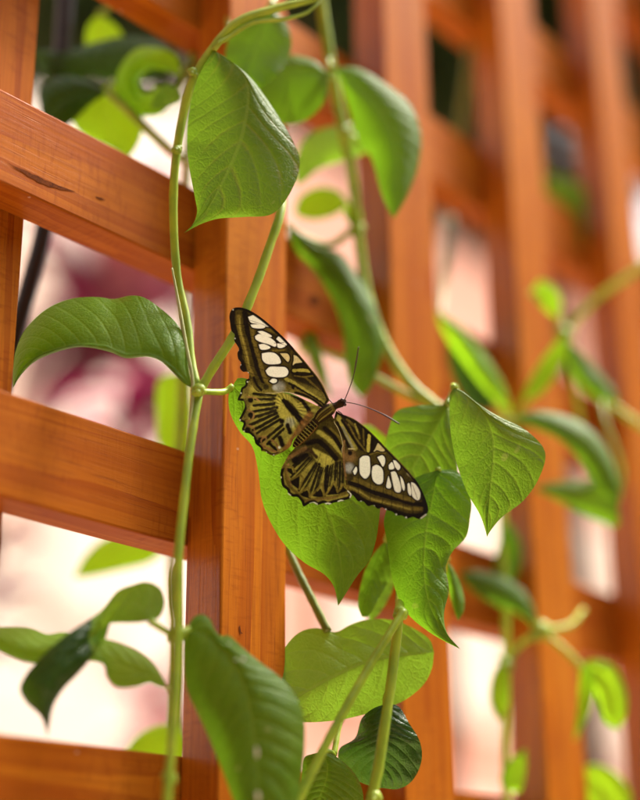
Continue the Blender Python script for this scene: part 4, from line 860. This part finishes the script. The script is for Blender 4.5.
speck(257, 752, 1.6, 6, .3975, v1); speck(258, 796, 2.0, 5, .393, v1); speck(243.5, 659, 1.8, 1.6, .4075, v1); speck(236, 660, 1.2, .8, .408, v1); speck(229, 644, .8, .8, .410, v1)

# red-leaved shrub behind the trellis
def strap_mat(name, a, b_):
    m, t, b = nodes(name); tc = N(t, 'ShaderNodeTexCoord')
    nz = N(t, 'ShaderNodeTexNoise', Scale=9.0, Detail=3.0); t.links.new(tc.outputs['Object'], nz.inputs['Vector'])
    t.links.new(mix_(t, ramp_(t, nz.outputs['Fac'], .4, .6), a, b_), b.inputs['Base Color']); b.inputs['Roughness'].default_value = .5; b.inputs['Specular IOR Level'].default_value = .15
    tr = N(t, 'ShaderNodeBsdfTranslucent', Color=(b_[0]*1.3, b_[1]*1.2, b_[2]*1.3, 1)); mx = N(t, 'ShaderNodeMixShader'); mx.inputs[0].default_value = .35
    t.links.new(b.outputs[0], mx.inputs[1]); t.links.new(tr.outputs[0], mx.inputs[2]); t.links.new(mx.outputs[0], t.nodes['Material Output'].inputs[0])
    return m
MAROON = strap_mat('maroon_leaf', (0.060, 0.005, 0.018), (0.16, 0.008, 0.045)); PINKL = strap_mat('pink_leaf', (0.58, 0.18, 0.24), (0.64, 0.32, 0.36))
BARK = plain('shrub_bark', (0.10, 0.065, 0.04), .9, (0.06, 0.04, 0.025), 60.0, .004)
def strap(par, a, b_, wid, sag, mat):
    a, b_ = Vector(a), Vector(b_); n = 12; d = b_-a; side = d.cross(Vector((0, 0, 1))).normalized(); v = []; f = []
    for i in range(n+1):
        t = i/n; p = a + d*t + Vector((0, 0, sag*4*t*(1-t))); wv = wid*math.sin(math.pi*min(1, .12+.88*t))**.8*(1 if t < .999 else .05)
        v += [p - side*wv + Vector((0, 0, wv*.35)), p, p + side*wv + Vector((0, 0, wv*.35))]
    for i in range(n):
        for k in range(2): f.append((i*3+k, i*3+k+1, (i+1)*3+k+1, (i+1)*3+k))
    return link('leaf', mesh('leaf', v, f), mat, par)
def cordyline(px, py, depth, rootpx, spread, label, count, seed, maroon=.75):
    r = random.Random(seed); top = P(px, py, depth); root = P(rootpx, py, depth)
    c = empty('red_cordyline', (root.x, root.y, 0)); tag(c, label, 'shrub', 'red-leaved shrubs behind the trellis')
    link('trunk', tube_mesh('trunk', [Vector((root.x, root.y, 0)), Vector((root.x, root.y, top.z*.5)), Vector((root.x, root.y, top.z-.12)), (root+top)/2 + Vector((0, 0, -.03)), top], [.016, .013, .011, .010, .008], 40, 10, .1), BARK, c)
    for k in range(count):
        an = k*2.4 + r.uniform(-.3, .3); el = r.uniform(-.6, .9); L = spread*r.uniform(.7, 1.15)
        h = top - Vector((0, 0, .10*k/count)); e = h + Vector((math.cos(an)*math.cos(el), math.sin(an)*math.cos(el), math.sin(el)))*L
        strap(c, h, e, L*.15, L*.14, MAROON if r.random() < maroon else PINKL)
    return c
cordyline(120, 270, 1.25, 238, .13, 'maroon and pink strap-leaved shrub showing between upper and middle laths', 26, 3, .85)
cordyline(128, 385, 1.0, 236, .07, 'small maroon strap-leaved shrub just above the middle lath', 16, 8, .8)
cordyline(-4, 530, 1.0, -60, .05, 'maroon strap-leaved shrub half hidden behind the middle lath', 18, 9, 1)
cordyline(150, 690, 1.9, 237, .14, 'pale pink strap-leaved shrub showing above the lowest lath', 14, 12, 0)
cordyline(352, 400, 1.7, 420, .12, 'pink strap-leaved shrub showing above the butterfly head', 14, 5, .1)

# tree with a dark crown behind the far laths
def leaf_cloud(name, centres, n, size, mat, par, seed, clip=None):
    r = np.random.default_rng(seed); v = []; f = []
    cs = np.array([(*c, *s) for c, s in centres]); k = r.integers(0, len(cs), n)
    q = r.normal(size=(n, 3)); q /= np.linalg.norm(q, axis=1)[:, None]; q *= (r.random(n)**.45)[:, None]
    pos = cs[k, :3] + q*cs[k, 3:]
    ax = r.normal(size=(n, 3)); ax /= np.linalg.norm(ax, axis=1)[:, None]; bx = np.cross(ax, r.normal(size=(n, 3))); bx /= np.linalg.norm(bx, axis=1)[:, None]; cx = np.cross(ax, bx)
    sz = size*(.6 + .8*r.random(n))[:, None]
    V = np.stack([pos - ax*sz, pos + bx*sz*.38 + cx*sz*.08, pos + ax*sz, pos - bx*sz*.38 + cx*sz*.08], 1).reshape(-1, 3)
    return link(name, mesh(name, V, [(4*i, 4*i+1, 4*i+2, 4*i+3) for i in range(n)], False), mat, par)
DKLEAF = strap_mat('dark_tree_leaf', (0.020, 0.045, 0.014), (0.045, 0.075, 0.020)); HEDGE = strap_mat('hedge_leaf', (0.030, 0.060, 0.014), (0.055, 0.095, 0.022))
tb = P(566, 560, 2.5); tr_ = empty('garden_tree', (tb.x, tb.y, 0)); tag(tr_, 'small tree with a dark leafy crown behind the far laths', 'tree')
tc_ = P(520, 20, 2.4)
link('trunk', tube_mesh('trunk', [Vector((tb.x, tb.y, 0)), Vector((tb.x+.03, tb.y, 1.2)), tb, (tb+tc_)/2 + Vector((.03, 0, 0)), tc_], [.05, .042, .034, .028, .012], 40, 12, .08), BARK, tr_)
rr = random.Random(4); cen = []
for k in range(30):
    x, y = rr.uniform(250, 800), rr.uniform(-260, 175); dpt = rr.uniform(2.1, 2.7)
    if k % 5 == 0: x = rr.uniform(-20, 250)
    if x < 420: y = min(y, 45 if x > 250 else 15)
    p = P(x, y, dpt); cen.append((tuple(p), (.16, .16, .13)))
    link('limb', tube_mesh('limb', [(tb+tc_)/2, ((tb+tc_)/2 + p)/2 + Vector((0, 0, .05)), p], [.016, .010, .004], 14, 6), BARK, tr_)
leaf_cloud('crown', cen, 13000, .040, DKLEAF, tr_, 2)

# added hedges, out of view, that darken lath sides and front reflections
def hedge(a, b, thick, height, label, seed):
    a, b = Vector((*a, 0)), Vector((*b, 0)); d = b-a; L = d.length; u = d.normalized(); nrm = Vector((-u.y, u.x, 0))
    h = empty('unseen_hedge', tuple((a+b)/2)); tag(h, label, 'hedge')
    v = []; f = []; nu, nz = 24, 12; r = random.Random(seed)
    for side in (-1, 1):
        o = len(v)
        for i in range(nu+1):
            for j in range(nz+1): v.append(a + d*(i/nu) + nrm*side*(thick/2 - .06 + r.uniform(-.03, .03)) + Vector((0, 0, height*j/nz - (.04 if j == nz else 0))))
        for i in range(nu):
            for j in range(nz): f.append((o+i*(nz+1)+j, o+(i+1)*(nz+1)+j, o+(i+1)*(nz+1)+j+1, o+i*(nz+1)+j+1))
    m = (nu+1)*(nz+1)
    for i in range(nu): f.append((i*(nz+1)+nz, (i+1)*(nz+1)+nz, m+(i+1)*(nz+1)+nz, m+i*(nz+1)+nz))
    link('core', mesh('core', v, f, False), BARK, h)
    cs = [(tuple(a + d*((i+.5)/nu) + Vector((0, 0, height*(j+.5)/nz))), (L/nu, thick*.62, height/nz)) for i in range(nu) for j in range(nz)]
    if abs(u.y) > abs(u.x): cs = [(c, (s[1], s[0], s[2])) for c, s in cs]
    leaf_cloud('foliage', cs, 9000, .05, HEDGE, h, seed)
hedge((-1.7, .5), (-1.7, -2.8), .5, 3.0, 'unseen hedge added at the near end to darken the lath sides', 1)
hedge((4.3, -.6), (4.3, -4.2), .5, 4.6, 'unseen tall conifer hedge added at the far end to darken front reflections', 3)
hedge((3.6, -3.2), (-2.6, -3.2), .5, 3.6, 'unseen hedge added facing the trellis to darken front reflections', 2)
